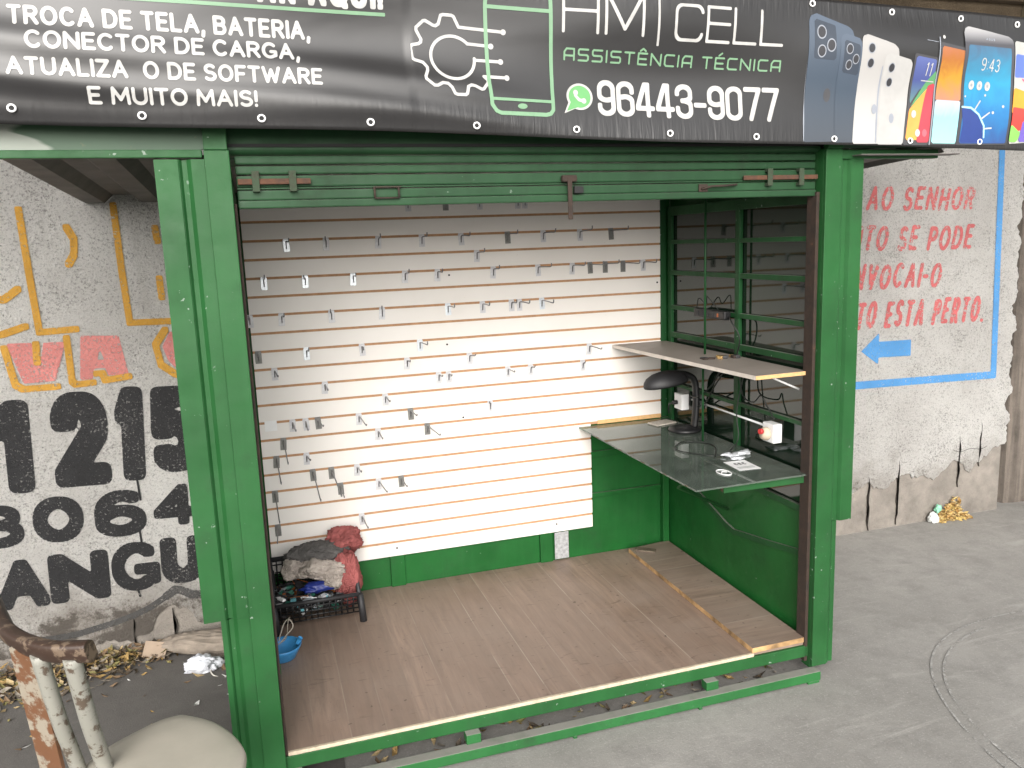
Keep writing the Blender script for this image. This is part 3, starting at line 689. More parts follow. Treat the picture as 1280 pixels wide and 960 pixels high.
for a, b in ((-1.0, -.0835), (2.396, 3.3)): bm = B(); bx(bm, (a, -.028, 2.1935), (b, -.012, 2.72)); kp('fascia', bm, M['fascia'])
bm = B(); bx(bm, (-.083, -.026, 2.31), (2.3955, -.012, 2.72)); kp('header', bm, M['green'])
bm = B(); bx(bm, (-.03, .0, 2.205), (2.36, 1.37, 2.215)); kp('ceiling', bm, M['dark'])
# folded front posts
def post(side):
    bm = B()
    s = -1 if side < 0 else 1; x0 = -.006 if s < 0 else 2.316
    X = lambda d: x0+s*d
    # strip beside the opening, proud of the rest
    a, b = sorted((X(0), X(.078))); bx(bm, (a, -.045, -.105), (b, -.03, 2.19), .003)
    a, b = sorted((X(0), X(.012))); bx(bm, (a, -.029, -.118), (b, .03, 2.19), .001)
    # folded sheet: groove, then flat wing that stops above the pavement
    prof = [(.079, -.030), (.120, -.030), (.134, -.016), (.150, -.016), (.160, -.030), (.232 if s < 0 else .197, -.030)]
    low = prof[:4]+[(.158, -.028), (.176 if s < 0 else .125, -.028)] if s < 0 else [(.079, -.030), (.094, -.030), (.106, -.02), (.128, -.02)]
    if s > 0: prof = [(.079, -.030), (.094, -.030), (.106, -.017), (.128, -.017), (.138, -.030), (.199, -.030)]
    def sheet(pr, z0, z1, ret):
        pr = pr+[(pr[-1][0], ret)]
        q = [(X(d), y) for d, y in pr]; bk = [(X(d-.003), y+.003) for d, y in pr][::-1]
        prism(bm, q+bk, 'z', z0, z1)
    sheet(prof, .572, 2.163, .045); sheet(low, -.11, .5715, .03)
    return kp('front_post', bm, M['green_bright'])
post(-1); post(1)
for a, b, c in ((-.0055, .003, -.012), (2.2985, 2.3145, -.09)): bm = B(); bx(bm, (a, -.012, c), (b, .05, 2.02), .002); kp('shutter_guide', bm, M['rust_dark'])
for a, b in ((-.083, -.01), (2.32, 2.395)): bm = B(); bx(bm, (a, -.05, 2.1905), (b, -.02, 2.3), .003); kp('post_cap', bm, M['green'])
# shutter: bottom rail and the last interlocking slats
bm = B()
bx(bm, (.008, .0, 2.004), (2.306, .03, 2.03), .005); bx(bm, (.008, .006, 2.031), (2.306, .026, 2.064), .005); bx(bm, (.008, .002, 2.0665), (2.306, .03, 2.072), .002)
bx(bm, (.008, .006, 2.0735), (2.306, .026, 2.112), .006)
z = 2.116
for k in range(2):
    bx(bm, (.008, .008, z), (2.306, .024, z+.028), .006); z += .033
kp_s = kp('roller_shutter', bm, M['green_shutter'])
bm = B(); nn = 60
bx(bm, (-.012, .06, 2.17), (2.325, .30, 2.5))       # added box blocks the sky; then sagging curtain slack above the rail, rolling backwards
rows = []
for k in range(nn+1):
    x = -.012+2.335*k/nn; s_ = .007*math.sin(x*2.7+1.2)+.003*math.sin(x*5.1)
    prof = [(.05, 2.176), (.012, 2.182), (.002, 2.195), (.012, 2.21), (.004, 2.222), (.016, 2.236), (.008, 2.25), (.02, 2.262), (.012, 2.28), (.03, 2.30)]
    rows.append([bm.verts.new((x, y+.003*math.sin(x*5), z_+s_*min(1, i*.25))) for i, (y, z_) in enumerate(prof)])
for a, b in zip(rows[:-1], rows[1:]):
    for i in range(len(a)-1): f = bm.faces.new((a[i], a[i+1], b[i+1], b[i])); f.smooth = True
obj('curtain_and_sky_block', bm, M['green_shutter'], kp_s)
bm = B()
bx(bm, (.012, -.012, 2.082), (.25, -.002, 2.101), .003); obj('slide_bolt', bm, M['rust'], kp_s)
bm = B(); bx(bm, (1.95, -.012, 2.072), (2.303, -.002, 2.090), .003); obj('slide_bolt', bm, M['rust'], kp_s)
for x in (.07, .19, 2.07, 2.22):
    bm = B(); zz = 2.092 if x < 1 else 2.082
    bx(bm, (x-.012, -.018, zz-.034), (x+.012, -.0125, zz+.034), .002); bx(bm, (x-.012, -.0165, zz+.022), (x+.012, .006, zz+.034)); bx(bm, (x-.012, -.0165, zz-.034), (x+.012, .006, zz-.022)); obj('bolt_clip', bm, M['rusty_green'], kp_s)
bm = B(); bx(bm, (.46, -.008, 2.066), (.56, .004, 2.07), .001)
for x in (.465, .55): tube(bm, [(x, -.006, 2.066), (x, -.01, 2.03)], .004, 6)
tube(bm, [(.465, -.01, 2.03), (.55, -.01, 2.03)], .0035, 6); obj('pull_handle', bm, M['rust_dark'], kp_s)
bm = B(); tube(bm, [(1.76, -.006, 2.04), (1.80, -.014, 2.05), (1.87, -.014, 2.052), (1.92, -.006, 2.056)], .005, 6); bx(bm, (1.75, -.003, 2.03), (1.79, .002, 2.06), .001); obj('pull_handle', bm, M['rust_dark'], kp_s)
bm = B(); bx(bm, (1.185, -.022, 1.937), (1.203, -.016, 2.09), .002); bx(bm, (1.165, -.02, 2.075), (1.225, .002, 2.10), .006); obj('hasp', bm, M['rust_dark'], kp_s)
bm = B(); bx(bm, (1.215, -.014, 2.033), (1.252, .0015, 2.06), .003); obj('lock_hole', bm, M['dark'], kp_s)

# ------------------------------------------------------------------ slat panel and its hooks
PY, ZS, PIT = 1.335, 2.00345, .09176
pan = thing('slat_panel', 'white slatted display panel with brown grooves covering the kiosk rear wall', 'display panel', (1.1, PY+.01, .18))
bm = B()
prism(bm, [(.0, .182), (1.826, .182), (1.826, .80), (2.282, .80), (2.282, 2.2), (.0, 2.2)], 'y', PY+.0045, PY+.0185); obj('backing', bm, M['mdf'], pan)
bm = B(); gh = .0060
for k in range(-2, 20):
    zt = ZS-k*PIT-gh; zb = ZS-(k+1)*PIT+gh
    if k == 19: zb = .180
    x1 = 1.828 if k >= 13 else 2.283
    zt = min(zt, 2.2)
    if zt-zb < .01: continue
    v0 = len(bm.verts)
    bx(bm, (-.001, PY, zb), (x1, PY+.0042, zt), .001)
bm.faces.ensure_lookup_table()
for f in bm.faces:
    f.normal_update()
    if abs(f.normal.z) > .9 or abs(f.normal.x) > .9: f.material_index = 1
obj('slats', bm, [M['laminate'], M['mdf']], pan)
bm = B(); bx(bm, (1.87, PY-.004, .7985), (2.28, PY+.0068, .822), .002); obj('edge_strip', bm, M['mdf_raw'], pan)
bm = B()
for x, z in [(.46, 1.75+.0), (1.07, 1.71), (1.0, 1.36), (1.03, .93), (.66, .225), (1.60, .225), (.30, .24), (2.262, 1.60), (1.12, 1.27)]:
    lathe(bm, [(.0, 0), (.006, 0), (.006, .002), (.0, .0025)], (0, 0, 0), 8)
    vs = bm.verts[-32:] if False else None
bm.free()
for x, z in [(1.03, 1.70), (1.0, 1.33), (1.07, .92), (.66, .225), (1.60, .228), (2.262, 1.60)]:
    bm = B(); tube(bm, [(x, PY+.001, z), (x, PY-.0025, z)], .0055, 8); obj('screw', bm, M['screw'], pan)
st = obj('price_sticker', (lambda b: (bx(b, (.025, PY-.0022, 1.005-.055), (.085, PY-.0012, 1.005)), b)[1])(B()), M['white_plastic'], pan)
HK = [(1, .205, .06, 0), (1, .401, .1, 1), (1, .666, .13, 1), (1, .893, .15, 1), (1, 1.105, .16, 1), (1, 1.364, .22, 2), (1, 1.569, .17, 1), (1, 1.785, .195, 1), (1, 1.974, .22, 2), (2, 1.188, .175, 1), (3, .083, .07, 0), (3, .284, .06, 0), (3, .525, .12, 0), (3, .794, .115, 1), (3, .968, .15, 1), (3, 1.276, .155, 1), (3, 1.532, .205, 1), (3, 1.736, .17, 1), (3, 1.843, .21, 2), (3, 1.936, .21, 2), (3, 2.046, .205, 2), (3, 2.172, .195, 1), (5, -.0, .15, 1), (5, .154, .07, 1), (5, .401, .065, 1), (5, .662, .06, 1), (5, 1.015, .21, 0), (5, 1.207, .175, 1), (5, 1.372, .11, 1), (5, 1.418, .175, 1), (5, 1.549, .22, 0), (7, .025, .17, 2), (7, .262, .12, 0), (7, .544, .17, 1), (7, .852, .2, 0), (8, .096, .22, 1), (8, .777, .14, 1), (8, 1.121, .09, 1), (8, 1.828, .175, 1), (9, .341, .2, 1), (9, .945, .105, 1), (9, 1.0, .125, 1), (9, 1.337, .16, 1), (9, 1.471, .065, 1), (9, 1.786, .05, 1), (10, .649, .175, 1), (11, .163, .26, 1), (11, .229, .26, 1), (11, .291, .22, 2), (11, .503, .27, 1), (11, .78, .185, 2), (11, 1.227, .04, 1), (12, .11, .36, 2), (12, .599, .215, 1), (12, .867, .27, 2), (13, .068, .33, 2), (13, .219, .155, 1), (14, .244, .36, 2), (14, .34, .38, 2), (15, .381, .25, 2), (14, .475, .16, 1), (15, .584, .25, 1), (15, .707, .195, 2), (15, .045, .34, 2), (17, .481, .22, 1), (17, .044, .28, 2),
      (-1, .83, .12, 1), (-1, 1.03, .12, 2), (-1, 1.215, .12, 1), (-1, 1.43, .12, 1), (-1, 1.47, .12, 1)]
ORD = ['', 'first', 'second', 'third', 'fourth', 'fifth', 'sixth', 'seventh', 'eighth', 'ninth', 'tenth', 'eleventh', 'twelfth', 'thirteenth', 'fourteenth', 'fifteenth', 'sixteenth', 'seventeenth', 'eighteenth', 'nineteenth', 'twentieth']
TONE = [('bright zinc', 'zinc'), ('dull grey', 'zinc_dull'), ('dark steel', 'zinc_dark')]
plates = []
for tn, mk in TONE:
    bm = B()
    bx(bm, (-.0155, -.0035, -.052), (.0155, -.001, .008), .001); bx(bm, (-.0135, -.003, .0085), (.0135, .006, .0125), .001)
    me = bpy.data.meshes.new('back_plate'); bmesh.ops.recalc_face_normals(bm, faces=bm.faces); bm.to_mesh(me); bm.free(); me.materials.append(M[mk]); plates.append(me)
rowsx = {}
for k, x, L, t in HK: rowsx.setdefault(k, []).append(x)
rk = random.Random(8)
for k, x, L, t in HK:
    z = ZS-k*PIT-.006
    row = sorted(rowsx[k]); idx = row.index(x)+1; nrow = len(row)
    sz = 'short' if L < .11 else ('long' if L > .21 else 'medium')
    where = 'under the shutter edge' if k < 0 else '%s groove from top' % ORD[k+1]
    posn = 'alone there' if nrow == 1 else '%s from left' % ORD[idx]
    h = thing('display_hook', '%s hook, %s prong, %s, %s' % (TONE[t][0], sz, where, posn), 'hook', (x, PY, z), 'display hooks on the white slat panel')
    p = link(bpy.data.objects.new('back_plate', plates[t])); p.parent = h; p.rotation_euler = (0, R(rk.uniform(-4, 4)), 0)
    bm = B(); dx = rk.uniform(-.012, .012); up = .018 if k < 8 else .01; dr = rk.uniform(-.004, .008) if L < .3 else rk.uniform(-.06, -.035)
    tube(bm, spline([(0, -.003, -.036), (0, -.010, -.012), (dx*.1, -.02, -.001), (dx*.6, -L*.6, dr*.5), (dx, -L+.008, dr), (dx*1.1, -L, dr+up)], 4),   .0031, 6)
    me = bpy.data.meshes.new('prong'); bmesh.ops.recalc_face_normals(bm, faces=bm.faces); bm.to_mesh(me); bm.free(); me.materials.append(M['wire'])
    q = link(bpy.data.objects.new('prong', me)); q.parent = h

# ------------------------------------------------------------------ shelf, glass counter and what lies on them
sh = thing('wall_shelf', 'grey laminate shelf with raw orange end, high on the glazed side wall', 'shelf', (2.15, .7, 1.255))
bm = B(); prism(bm, [(1.972, 1.328), (2.045, .03), (2.312, .035), (2.312, 1.318), (2.28, 1.328)], 'z', 1.2405, 1.2575); obj('board', bm, M['shelf'], sh)
bm = B(); prism(bm, [(1.9705, 1.328), (2.0435, .03), (2.0448, .03), (1.9718, 1.328)], 'z', 1.240, 1.258); obj('edge_band', bm, M['shelf_edge'], sh)
bm = B(); bx(bm, (2.045, .0285, 1.2406), (2.312, .0298, 1.2574), 0, 0, Matrix.Rotation(R(.9), 3, 'Z')); obj('raw_end', bm, M['mdf_raw'], sh)
bm = B(); tube(bm, [(2.16, .14, 1.242), (2.318, .10, 1.165)], .005, 6); obj('stay', bm, M['white_plastic'], sh)
for a, b in (((2.20, .72, 1.2395), (2.20, .72, .80)), ((2.205, .71, 1.2585), (2.205, .71, 2.2))): bm = B(); tube(bm, [a, b], .006, 8); obj('hanging_rod', bm, M['green_frame'], sh)

ct = thing('glass_counter', 'dusty green glass counter top on a green steel bracket', 'counter', (2.03, .65, .79))
bm = B(); prism(bm, [(1.742, .0), (2.318, .01), (2.318, 1.31), (1.748, 1.318)], 'z', .789, .797); obj('glass_top', bm, M['glass'], ct)
bm = B(); bx(bm, (1.90, .03, .752), (2.318, .06, .7885), .003, 0, Matrix.Rotation(R(-2), 3, 'Z')); bx(bm, (2.29, .062, .755), (2.318, 1.30, .7885), .003)
tube(bm, [(1.92, .30, .77), (2.0, .62, .60), (2.318, .66, .43)], .008, 6)
obj('bracket', bm, M['green'], ct)
bm = B(); bx(bm, (1.8975, .036, .757), (1.8992, .054, .784), 0, 0, Matrix.Rotation(R(-2), 3, 'Z'), (2.1, .045, .77)); obj('tube_end', bm, M['rust'], ct)

la = thing('desk_lamp', 'black desk lamp with rounded hood on the glass counter', 'lamp', (2.235, .95, .797))
bm = B(); lathe(bm, [(.0, .0), (.085, .0), (.09, .008), (.086, .018), (.05, .024), (.02, .028), (.0, .028)], (2.235, .97, .798), 28); obj('base', bm, M['black_plastic'], la)
bm = B(); tube(bm, spline([(2.285, .955, .82), (2.293, .95, .92), (2.292, .95, 1.03), (2.275, .95, 1.09), (2.225, .95, 1.118), (2.17, .95, 1.125)], 8), .018, 12, sx=1.3); obj('arm', bm, M['black_plastic'], la)
bm = B(); rings = []
prof = [(0, .062), (.35, .060), (.62, .052), (.85, .036), (.97, .016), (1.0, .0), (.98, -.012), (.94, -.004), (.8, .028), (.4, .045), (0, .047)]
lathe(bm, [(.13*r+.0001, z) for r, z in prof], (2.11, .95, 1.082), 28, 0, .62)
bmesh.ops.rotate(bm, verts=bm.verts, cent=(2.11, .95, 1.08), matrix=Matrix.Rotation(R(-7), 3, 'Y')); obj('hood', bm, M['charcoal'], la)

def socket(loc, label, white):
    s = thing('wall_socket', label, 'socket', loc)
    x, y, z = loc
    bm = B(); bx(bm, (x-.048, y-.04, z-.045), (x+.0, y+.045, z+.045), .005); obj('box', bm, M['white_plastic'], s)
    bm = B()
    if white:
        lathe(bm, [(.0, 0), (.03, 0), (.032, .012), (.024, .03), (.0, .034)], (0, 0, 0), 16); 
        bmesh.ops.rotate(bm, verts=bm.verts, cent=(0, 0, 0), matrix=Matrix.Rotation(R(-90), 3, 'Y')); bmesh.ops.translate(bm, verts=bm.verts, vec=(x-.049, y+.005, z-.004))
        obj('adapter', bm, M['cream_edge'], s)
        bm = B(); tube(bm, [(x-.084, y-.004, z+.012), (x-.098, y-.006, z+.012)], .013, 10); obj('plug', bm, plain('red_plastic', (.5, .03, .03), .4), s)
    else:
        tube(bm, [(x-.049, y+.01, z-.005), (x-.075, y+.012, z-.006)], .012, 10); tube(bm, spline([(x-.075, y+.012, z-.006), (x-.095, y+.02, z-.02), (x-.09, y+.03, z-.07)], 5), .004, 6); obj('plug', bm, M['black_plastic'], s)
    return s
socket((2.315, 1.10, .937), 'white socket box with black plug beside the black lamp', False)
socket((2.305, .235, .942), 'white socket box with cream adapter at the counter front', True)
cd = obj('cable_conduit', (lambda b: (tube(b, [(2.318, 1.05, .955), (2.316, .29, .948)], .0055, 6), b)[1])(B()), M['white_plastic']); tag(cd, 'thin white conduit running between the two white socket boxes', 'conduit')
ps = thing('power_strip', 'black power strip fixed across the dark window above the shelf', 'power strip', (2.30, .78, 1.45))
bm = B(); bx(bm, (2.275, .645, 1.432), (2.315, .945, 1.476), .008); obj('body', bm, M['black_plastic'], ps)
for k in range(4):
    bm = B(); bx(bm, (2.271, .745+k*.048, 1.442), (2.276, .775+k*.048, 1.466), .003); obj('outlet', bm, M['charcoal'], ps)
bm = B(); bx(bm, (2.272, .70, 1.445), (2.276, .712, 1.463), .001); obj('switch', bm, M['rust_orange'], ps)
def cable(pts, r, label, m='cable_black'):
    b = B(); tube(b, spline(pts, 10), r, 6); return tag(obj('power_cable', b, M[m]), label, 'cable')
cable([(2.30, .64, 1.45), (2.27, .57, 1.43), (2.29, .53, 1.36), (2.30, .56, 1.28), (2.30, .56, 1.262)], .004, 'black cable dropping from the power strip to the shelf')
cable([(2.30, .95, 1.46), (2.28, .90, 1.53), (2.29, .84, 1.50), (2.27, .80, 1.545), (2.30, .74, 1.48)], .0025, 'thin dark cable looped above the power strip')
cable([(2.30, .66, 1.235), (2.26, .72, 1.10), (2.22, .8, 1.02), (2.25, .92, 1.00), (2.30, 1.02, .98), (2.28, .97, .93), (2.30, .86, .97), (2.25, .7, 1.08), (2.28, .6, 1.22)], .004, 'tangled black cable hanging under the grey shelf')
cable([(2.28, .52, 1.238), (2.29, .50, 1.08), (2.27, .38, 1.06), (2.28, .33, 1.10), (2.29, .30, 1.06), (2.30, .25, 1.00)], .0035, 'thin black cable reaching from the shelf to the front socket')
cable([(2.30, .48, 1.238), (2.26, .50, 1.0), (2.25, .47, .86), (2.15, .44, .801), (2.06, .47, .801), (1.99, .62, .801), (2.10, .74, .801), (2.2, .62, .801), (2.08, .40, .801)], .003, 'thin black cable curling onto the glass counter')
bm = B(); bx(bm, (-.055, -.075, 0), (.055, .075, .0012)); bmesh.ops.rotate(bm, verts=bm.verts, cent=(0, 0, 0), matrix=Matrix.Rotation(R(-4), 3, 'Z')); bmesh.ops.translate(bm, verts=bm.verts, vec=(2.125, .245, .7985))
card = tag(obj('printed_card', bm, M['white_plastic']), 'small white printed card lying on the glass counter', 'card')
pc = lambda x, y: (2.125+x*math.cos(R(-4))-y*math.sin(R(-4)), .245+x*math.sin(R(-4))+y*math.cos(R(-4)), .8003)
lettering('CEC', (-.028, .005), (.03, .005), .034, .12, pc, M['pr_dark'], card, res=14)
bm = B()
for y0 in (-.03, -.045): 
    for a, b in ((-.04, .04),): march(bm, a, b, y0-.004, y0+.002, .004, lambda X, Z: np.full(X.shape, -1.0), pc)
obj('print', bm, M['gray_print'], card)
M['clear_bag'] = plain('clear_plastic', (.6, .62, .65), .15, .2, .4, 60)
bm = B()
for k in range(7):
    q = random.Random(k); crumple(bm, (2.20+q.uniform(-.06, .06), .38+q.uniform(-.05, .05), .806), (.03, .02, .009), k+3, .9, 3, 3, .799)
tag(obj('small_parts_bag', bm, M['clear_bag']), 'crumpled clear bags of small parts behind the white card', 'plastic bag')
bm = B()
for k in range(40):
    a = 2*math.pi*k/40
bm.free(); bm = B(); tube(bm, [(1.985+.028*math.cos(a), .175+.045*math.sin(a), .800) for a in np.linspace(0, 2*math.pi, 30)], .0028, 6); tube(bm, [(1.97, .17, .800), (1.985, .19, .800), (2.0, .175, .8)], .0022, 6)
tag(obj('wire_ring', bm, M['white_plastic']), 'small white ring lying near the front of the glass counter', 'ring')
M['paper_tan'] = plain('tan_paper', (.42, .38, .33), .8, 0, .3, 90)
bm = B(); bx(bm, (2.14, 1.14, .798), (2.28, 1.23, .806), .002, 0, Matrix.Rotation(R(12), 3, 'Z')); tag(obj('paper_packet', bm, M['paper_tan']), 'small printed paper packet at the rear of the glass counter', 'packet')
M['brass'] = plain('brass_scrap', (.38, .25, .1), .4, .5, .4, 70)
bm = B()
for k in range(9):
    q = random.Random(k+50); x, y = 2.19+q.uniform(-.085, .085), .55+q.uniform(-.03, .03); bx(bm, (x-.018, y-.012, 1.2578), (x+.018, y+.012, 1.2578+q.uniform(.006, .02)), .003, k % 3, Matrix.Rotation(q.uniform(0, 3), 3, 'Z'))
tag(obj('metal_scraps', bm, [M['brass'], M['rust_dark'], M['charcoal']]), 'handful of small brass and dark scraps on the grey shelf', 'scraps')

# ------------------------------------------------------------------ on the floor
bdg = thing('loose_floor_board', 'brown laminate board laid on the kiosk floor along the glazed side', 'board', (2.17, .65, .001))
bm = B(); prism(bm, [(2.026, -.006), (2.302, -.004), (2.318, 1.322), (2.040, 1.29)], 'z', .0012, .0245); obj('board', bm, M['board'], bdg)
bm = B(); prism(bm, [(2.0245, -.0075), (2.302, -.0055), (2.302, -.0045), (2.0257, -.0065), (2.0397, 1.29), (2.0385, 1.29)], 'z', .0012, .0243); obj('raw_edge', bm, M['chip_edge'], bdg)
bm = B(); bx(bm, (2.055, 1.20, .0252), (2.175, 1.245, .0345), .002, 0, Matrix.Rotation(R(-38), 3, 'Z')); tag(obj('wood_offcut', bm, plain('dark_wood', (.11, .085, .06), .7, 0, .3, 40)), 'flat dark wood offcut on the loose board at the rear corner', 'offcut')

cr = thing('plastic_crate', 'black lattice plastic crate in the rear left corner of the kiosk', 'crate', (.2, 1.15, 0.001))
tl = Matrix.Rotation(R(19), 3, 'X')
def cpt(x, y, z): 
    v = tl @ Vector((0, y, z)); return Vector((x, 1.03+v.y, .035+v.z))
bm = B()
def cbar(a, b, r=.005): tube(bm, [cpt(*a), cpt(*b)], r, 6)
cx0, cx1, cy1, ch = -.01, .405, .29, .115
for i in range(15):
    x = cx0+(cx1-cx0)*i/14
    for y in (0, cy1): cbar((x, y, 0), (x, y, ch if y == 0 else ch+.06), .0035)
    cbar((x, 0, 0), (x, cy1, 0), .0035)
for i in range(11):
    y = cy1*i/10
    for x in (cx0, cx1): cbar((x, y, 0), (x, y, ch+.0*i), .0035)
    cbar((cx0, y, 0), (cx1, y, 0), .0035)
for z in (.028, .056, .084):
    for y in (0, cy1): cbar((cx0, y, z), (cx1, y, z), .0035)
    for x in (cx0, cx1): cbar((x, 0, z), (x, cy1, z), .0035)
for z in (ch+.02, ch+.045): cbar((cx0, cy1, z), (cx1, cy1, z), .0035)
obj('lattice', bm, M['black_plastic'], cr)
bm = B()
for a, b in [((cx0, 0, ch), (cx1, 0, ch)), ((cx1, 0, ch), (cx1, cy1, ch+.05)), ((cx0, cy1, ch+.06), (cx1, cy1, ch+.06)), ((cx0, 0, ch), (cx0, cy1, ch+.05))]:
    tube(bm, [cpt(*a), cpt(*b)], .011, 8)
obj('rim', bm, M['charcoal'], cr)
for x, y in ((cx1+.004, .0), (cx1, cy1-.02), (cx0, .0), (cx0, cy1-.02)):
    bm = B(); top = cpt(x, y, ch)
    tube(bm, [(top.x, top.y, top.z), (top.x+.008, top.y-.01, .0015)], [.016, .018], 8); obj('foot', bm, M['charcoal'], cr)
def cloth(name, col):
    m, nt, bs = mat(name); v = coords(nt); f = noi(nt, v, 13, 5, .6); w = noi(nt, v, 16, 3, .5, 2.5); r = math_(nt, 'ABSOLUTE', math_(nt, 'SUBTRACT', w, .5))
    c = ramp(nt, f, [(.3, tuple(x*.65 for x in col)), (.7, tuple(x*1.25 for x in col))]); nt.links.new(c, bs.inputs['Base Color'])
    bs.inputs['Roughness'].default_value = .95; bs.inputs['Specular IOR Level'].default_value = .1
    bump(nt, bs, math_(nt, 'ADD', math_(nt, 'MULTIPLY', r, 3.0), math_(nt, 'MULTIPLY', noi(nt, v, 300, 2), .05)), .5, .03); return m
M['red_cloth'] = cloth('red_cloth', (.32, .10, .095)); M['grey_cloth'] = cloth('grey_cloth', (.11, .104, .10)); M['beige_cloth'] = cloth('beige_cloth', (.40, .35, .31))
bm = B(); crumple(bm, (.375, 1.25, .345), (.10, .075, .07), 1.3, .42, 1.7, 5); crumple(bm, (.365, 1.12, .20), (.07, .09, .14), 2.2, .34, 1.6, 5); tag(obj('red_cloth', bm, M['red_cloth']), 'faded red cloth heaped at the right end of the black crate', 'cloth')
bm = B(); crumple(bm, (.235, 1.20, .31), (.155, .085, .06), 4.1, .36, 1.5, 5, None, 0, 1.0, -.1); tag(obj('grey_cloth', bm, M['grey_cloth']), 'dark grey shirt bundled on top of the black crate', 'cloth')
bm = B(); crumple(bm, (.235, 1.10, .26), (.13, .055, .05), 6.4, .45, 1.5, 5, None, 0, 1.2, -.3); crumple(bm, (.30, 1.07, .215), (.075, .045, .05), 7.7, .45, 1.6, 5); crumple(bm, (.09, 1.14, .265), (.05, .05, .05), 9.7, .4, 1.6, 5); tag(obj('beige_cloth', bm, M['beige_cloth']), 'crumpled beige cloth hanging over the middle of the black crate', 'cloth')
bm = B(); crumple(bm, (.21, 1.06, .185), (.085, .035, .028), 8.2, .5, 2, 4); tag(obj('blue_pouch', bm, plain('blue_plastic', (.015, .03, .2), .4)), 'dark blue pouch under the beige cloth in the crate', 'pouch')
bm = B(); q = random.Random(3)
cols = [M['black_plastic'], M['charcoal'], plain('circuit_green', (.02, .1, .07), .4), plain('copper_part', (.35, .12, .04), .4, .5), M['zinc'], M['white_plastic'], plain('teal_part', (.15, .4, .45), .4)]
for k in range(260):
    x = q.uniform(.0, .34); y = q.uniform(.02, .2); z = .02+.10*q.random()*(.4+.6*q.random())
    s = (q.uniform(.006, .03), q.uniform(.005, .02), q.uniform(.003, .009)); c = cpt(x, y, z)
    bx(bm, (c.x-s[0], c.y-s[1], c.z-s[2]), (c.x+s[0], c.y+s[1], c.z+s[2]), 0, q.choices(range(7), [10, 8, 2, 1, 2, 1, 1])[0], Matrix.Rotation(q.uniform(-.8, .8), 3, 'X') @ Matrix.Rotation(q.uniform(0, 3), 3, 'Z'))
for k in range(18):
    x = q.uniform(.02, .3); y = q.uniform(.03, .16); c = cpt(x, y, .11)
    tube(bm, spline([c, c+Vector((q.uniform(-.05, .05), q.uniform(-.03, .03), .02)), c+Vector((q.uniform(-.08, .08), q.uniform(-.04, .04), .0))], 5), .002, 5, True, q.choice([0, 0, 3, 5]))
tag(obj('electronic_scrap', bm, cols), 'jumble of dark electronic scrap filling the black crate', 'electronic scrap', None, 'stuff')
bw_ = thing('blue_bowl', 'small blue plastic bowl on the floor by the left post', 'bowl', (.02, .74, .001))
bm = B(); lathe(bm, [(.0, .001), (.055, .001), (.06, .004), (.082, .048), (.09, .064), (.086, .065), (.078, .048), (.056, .009), (.0, .009)], (.012, .745, .0), 26); obj('body', bm, plain('blue_bowl_plastic', (.05, .26, .55), .35), bw_)
bm = B(); tube(bm, spline([(.08, .735, .062), (.094, .73, .085), (.098, .72, .098)], 6), .011, 8, sx=.5); obj('handle_lug', bm, plain('blue_lug_plastic', (.05, .26, .55), .35), bw_)
bm = B(); tube(bm, spline([(.0, .80, .06), (.03, .82, .13), (.055, .82, .15), (.07, .80, .12), (.04, .79, .09), (.01, .78, .06)], 7), .003, 5); tube(bm, spline([(-.01, .78, .05), (.035, .8, .07), (.05, .8, .15), (.06, .82, .16)], 7), .002, 5); tag(obj('wire_coil', bm, plain('pale_wire', (.4, .36, .3), .5)), 'pale tangled wire sticking out of the blue bowl', 'wire')

# ------------------------------------------------------------------ litter around the kiosk
def leaves(name, label, n, fn, seed, cols):
    bm = B(); q = random.Random(seed)
    for k in range(n):
        x, y, z = fn(q); s = q.uniform(.008, .024); a = q.uniform(0, 6.28); t = q.uniform(-.9, .9); t2 = q.uniform(-.6, .6)
        m = Matrix.Rotation(a, 3, 'Z') @ Matrix.Rotation(t, 3, 'X') @ Matrix.Rotation(t2, 3, 'Y'); c = Vector((x, y, z)); b = q.uniform(.1, .5)*s
        V = [bm.verts.new(c+m @ Vector(p)) for p in ((-s*1.5, 0, b), (-s*.4, -s*.62, 0), (s*1.5, 0, b*.6), (s*.4, s*.62, 0), (0, 0, -b*.6))]
        mi = q.randrange(len(cols))
        for f in ((0, 1, 4), (1, 2, 4), (2, 3, 4), (3, 0, 4)):
            ff = bm.faces.new([V[i] for i in f]); ff.material_index = mi
    return tag(obj(name, bm, cols), label, 'leaves', None, 'stuff')
LC = [plain('leaf_mustard', (.26, .17, .06), .8), plain('leaf_brown', (.14, .09, .05), .8), plain('leaf_olive', (.17, .15, .055), .8), plain('leaf_tan', (.33, .25, .13), .8), plain('leaf_dark', (.06, .045, .03), .8), plain('leaf_grey', (.24, .21, .17), .8)]
def lf(q):
    x = -.5-1.6*q.random()**.85; w = .10+.30*min(1, max(0, (-x-.55)/.9)); y = 1.36-w*abs(q.gauss(0, .5)); h = max(0, .05*(1-(1.36-y)/(w+.01)))
    return x, min(y, 1.36), GZ+.012+q.random()*h*1.4
leaves('dry_leaves', 'drift of dry brown leaves along the foot of the wall', 1900, lf, 5, LC)
YL = [plain('leaf_yellow', (.55, .40, .14), .8), plain('leaf_straw', (.5, .38, .18), .8), plain('leaf_amber', (.38, .22, .07), .8)]
def lt(q):
    x = 4.42+.27*q.random(); t = q.random()
    return x, 1.362-.06*q.random()*(1-t), GZ+.006+t*t*max(0.01, .17*(x-4.40)/.22 if x < 4.62 else .01)
leaves('dry_leaves', 'heap of bright yellow dry leaves against the wall right of the kiosk', 380, lt, 6, YL)
def lu(q): return .3+2.0*q.random(), .0+.5*q.random(), GZ+.008+.015*q.random()
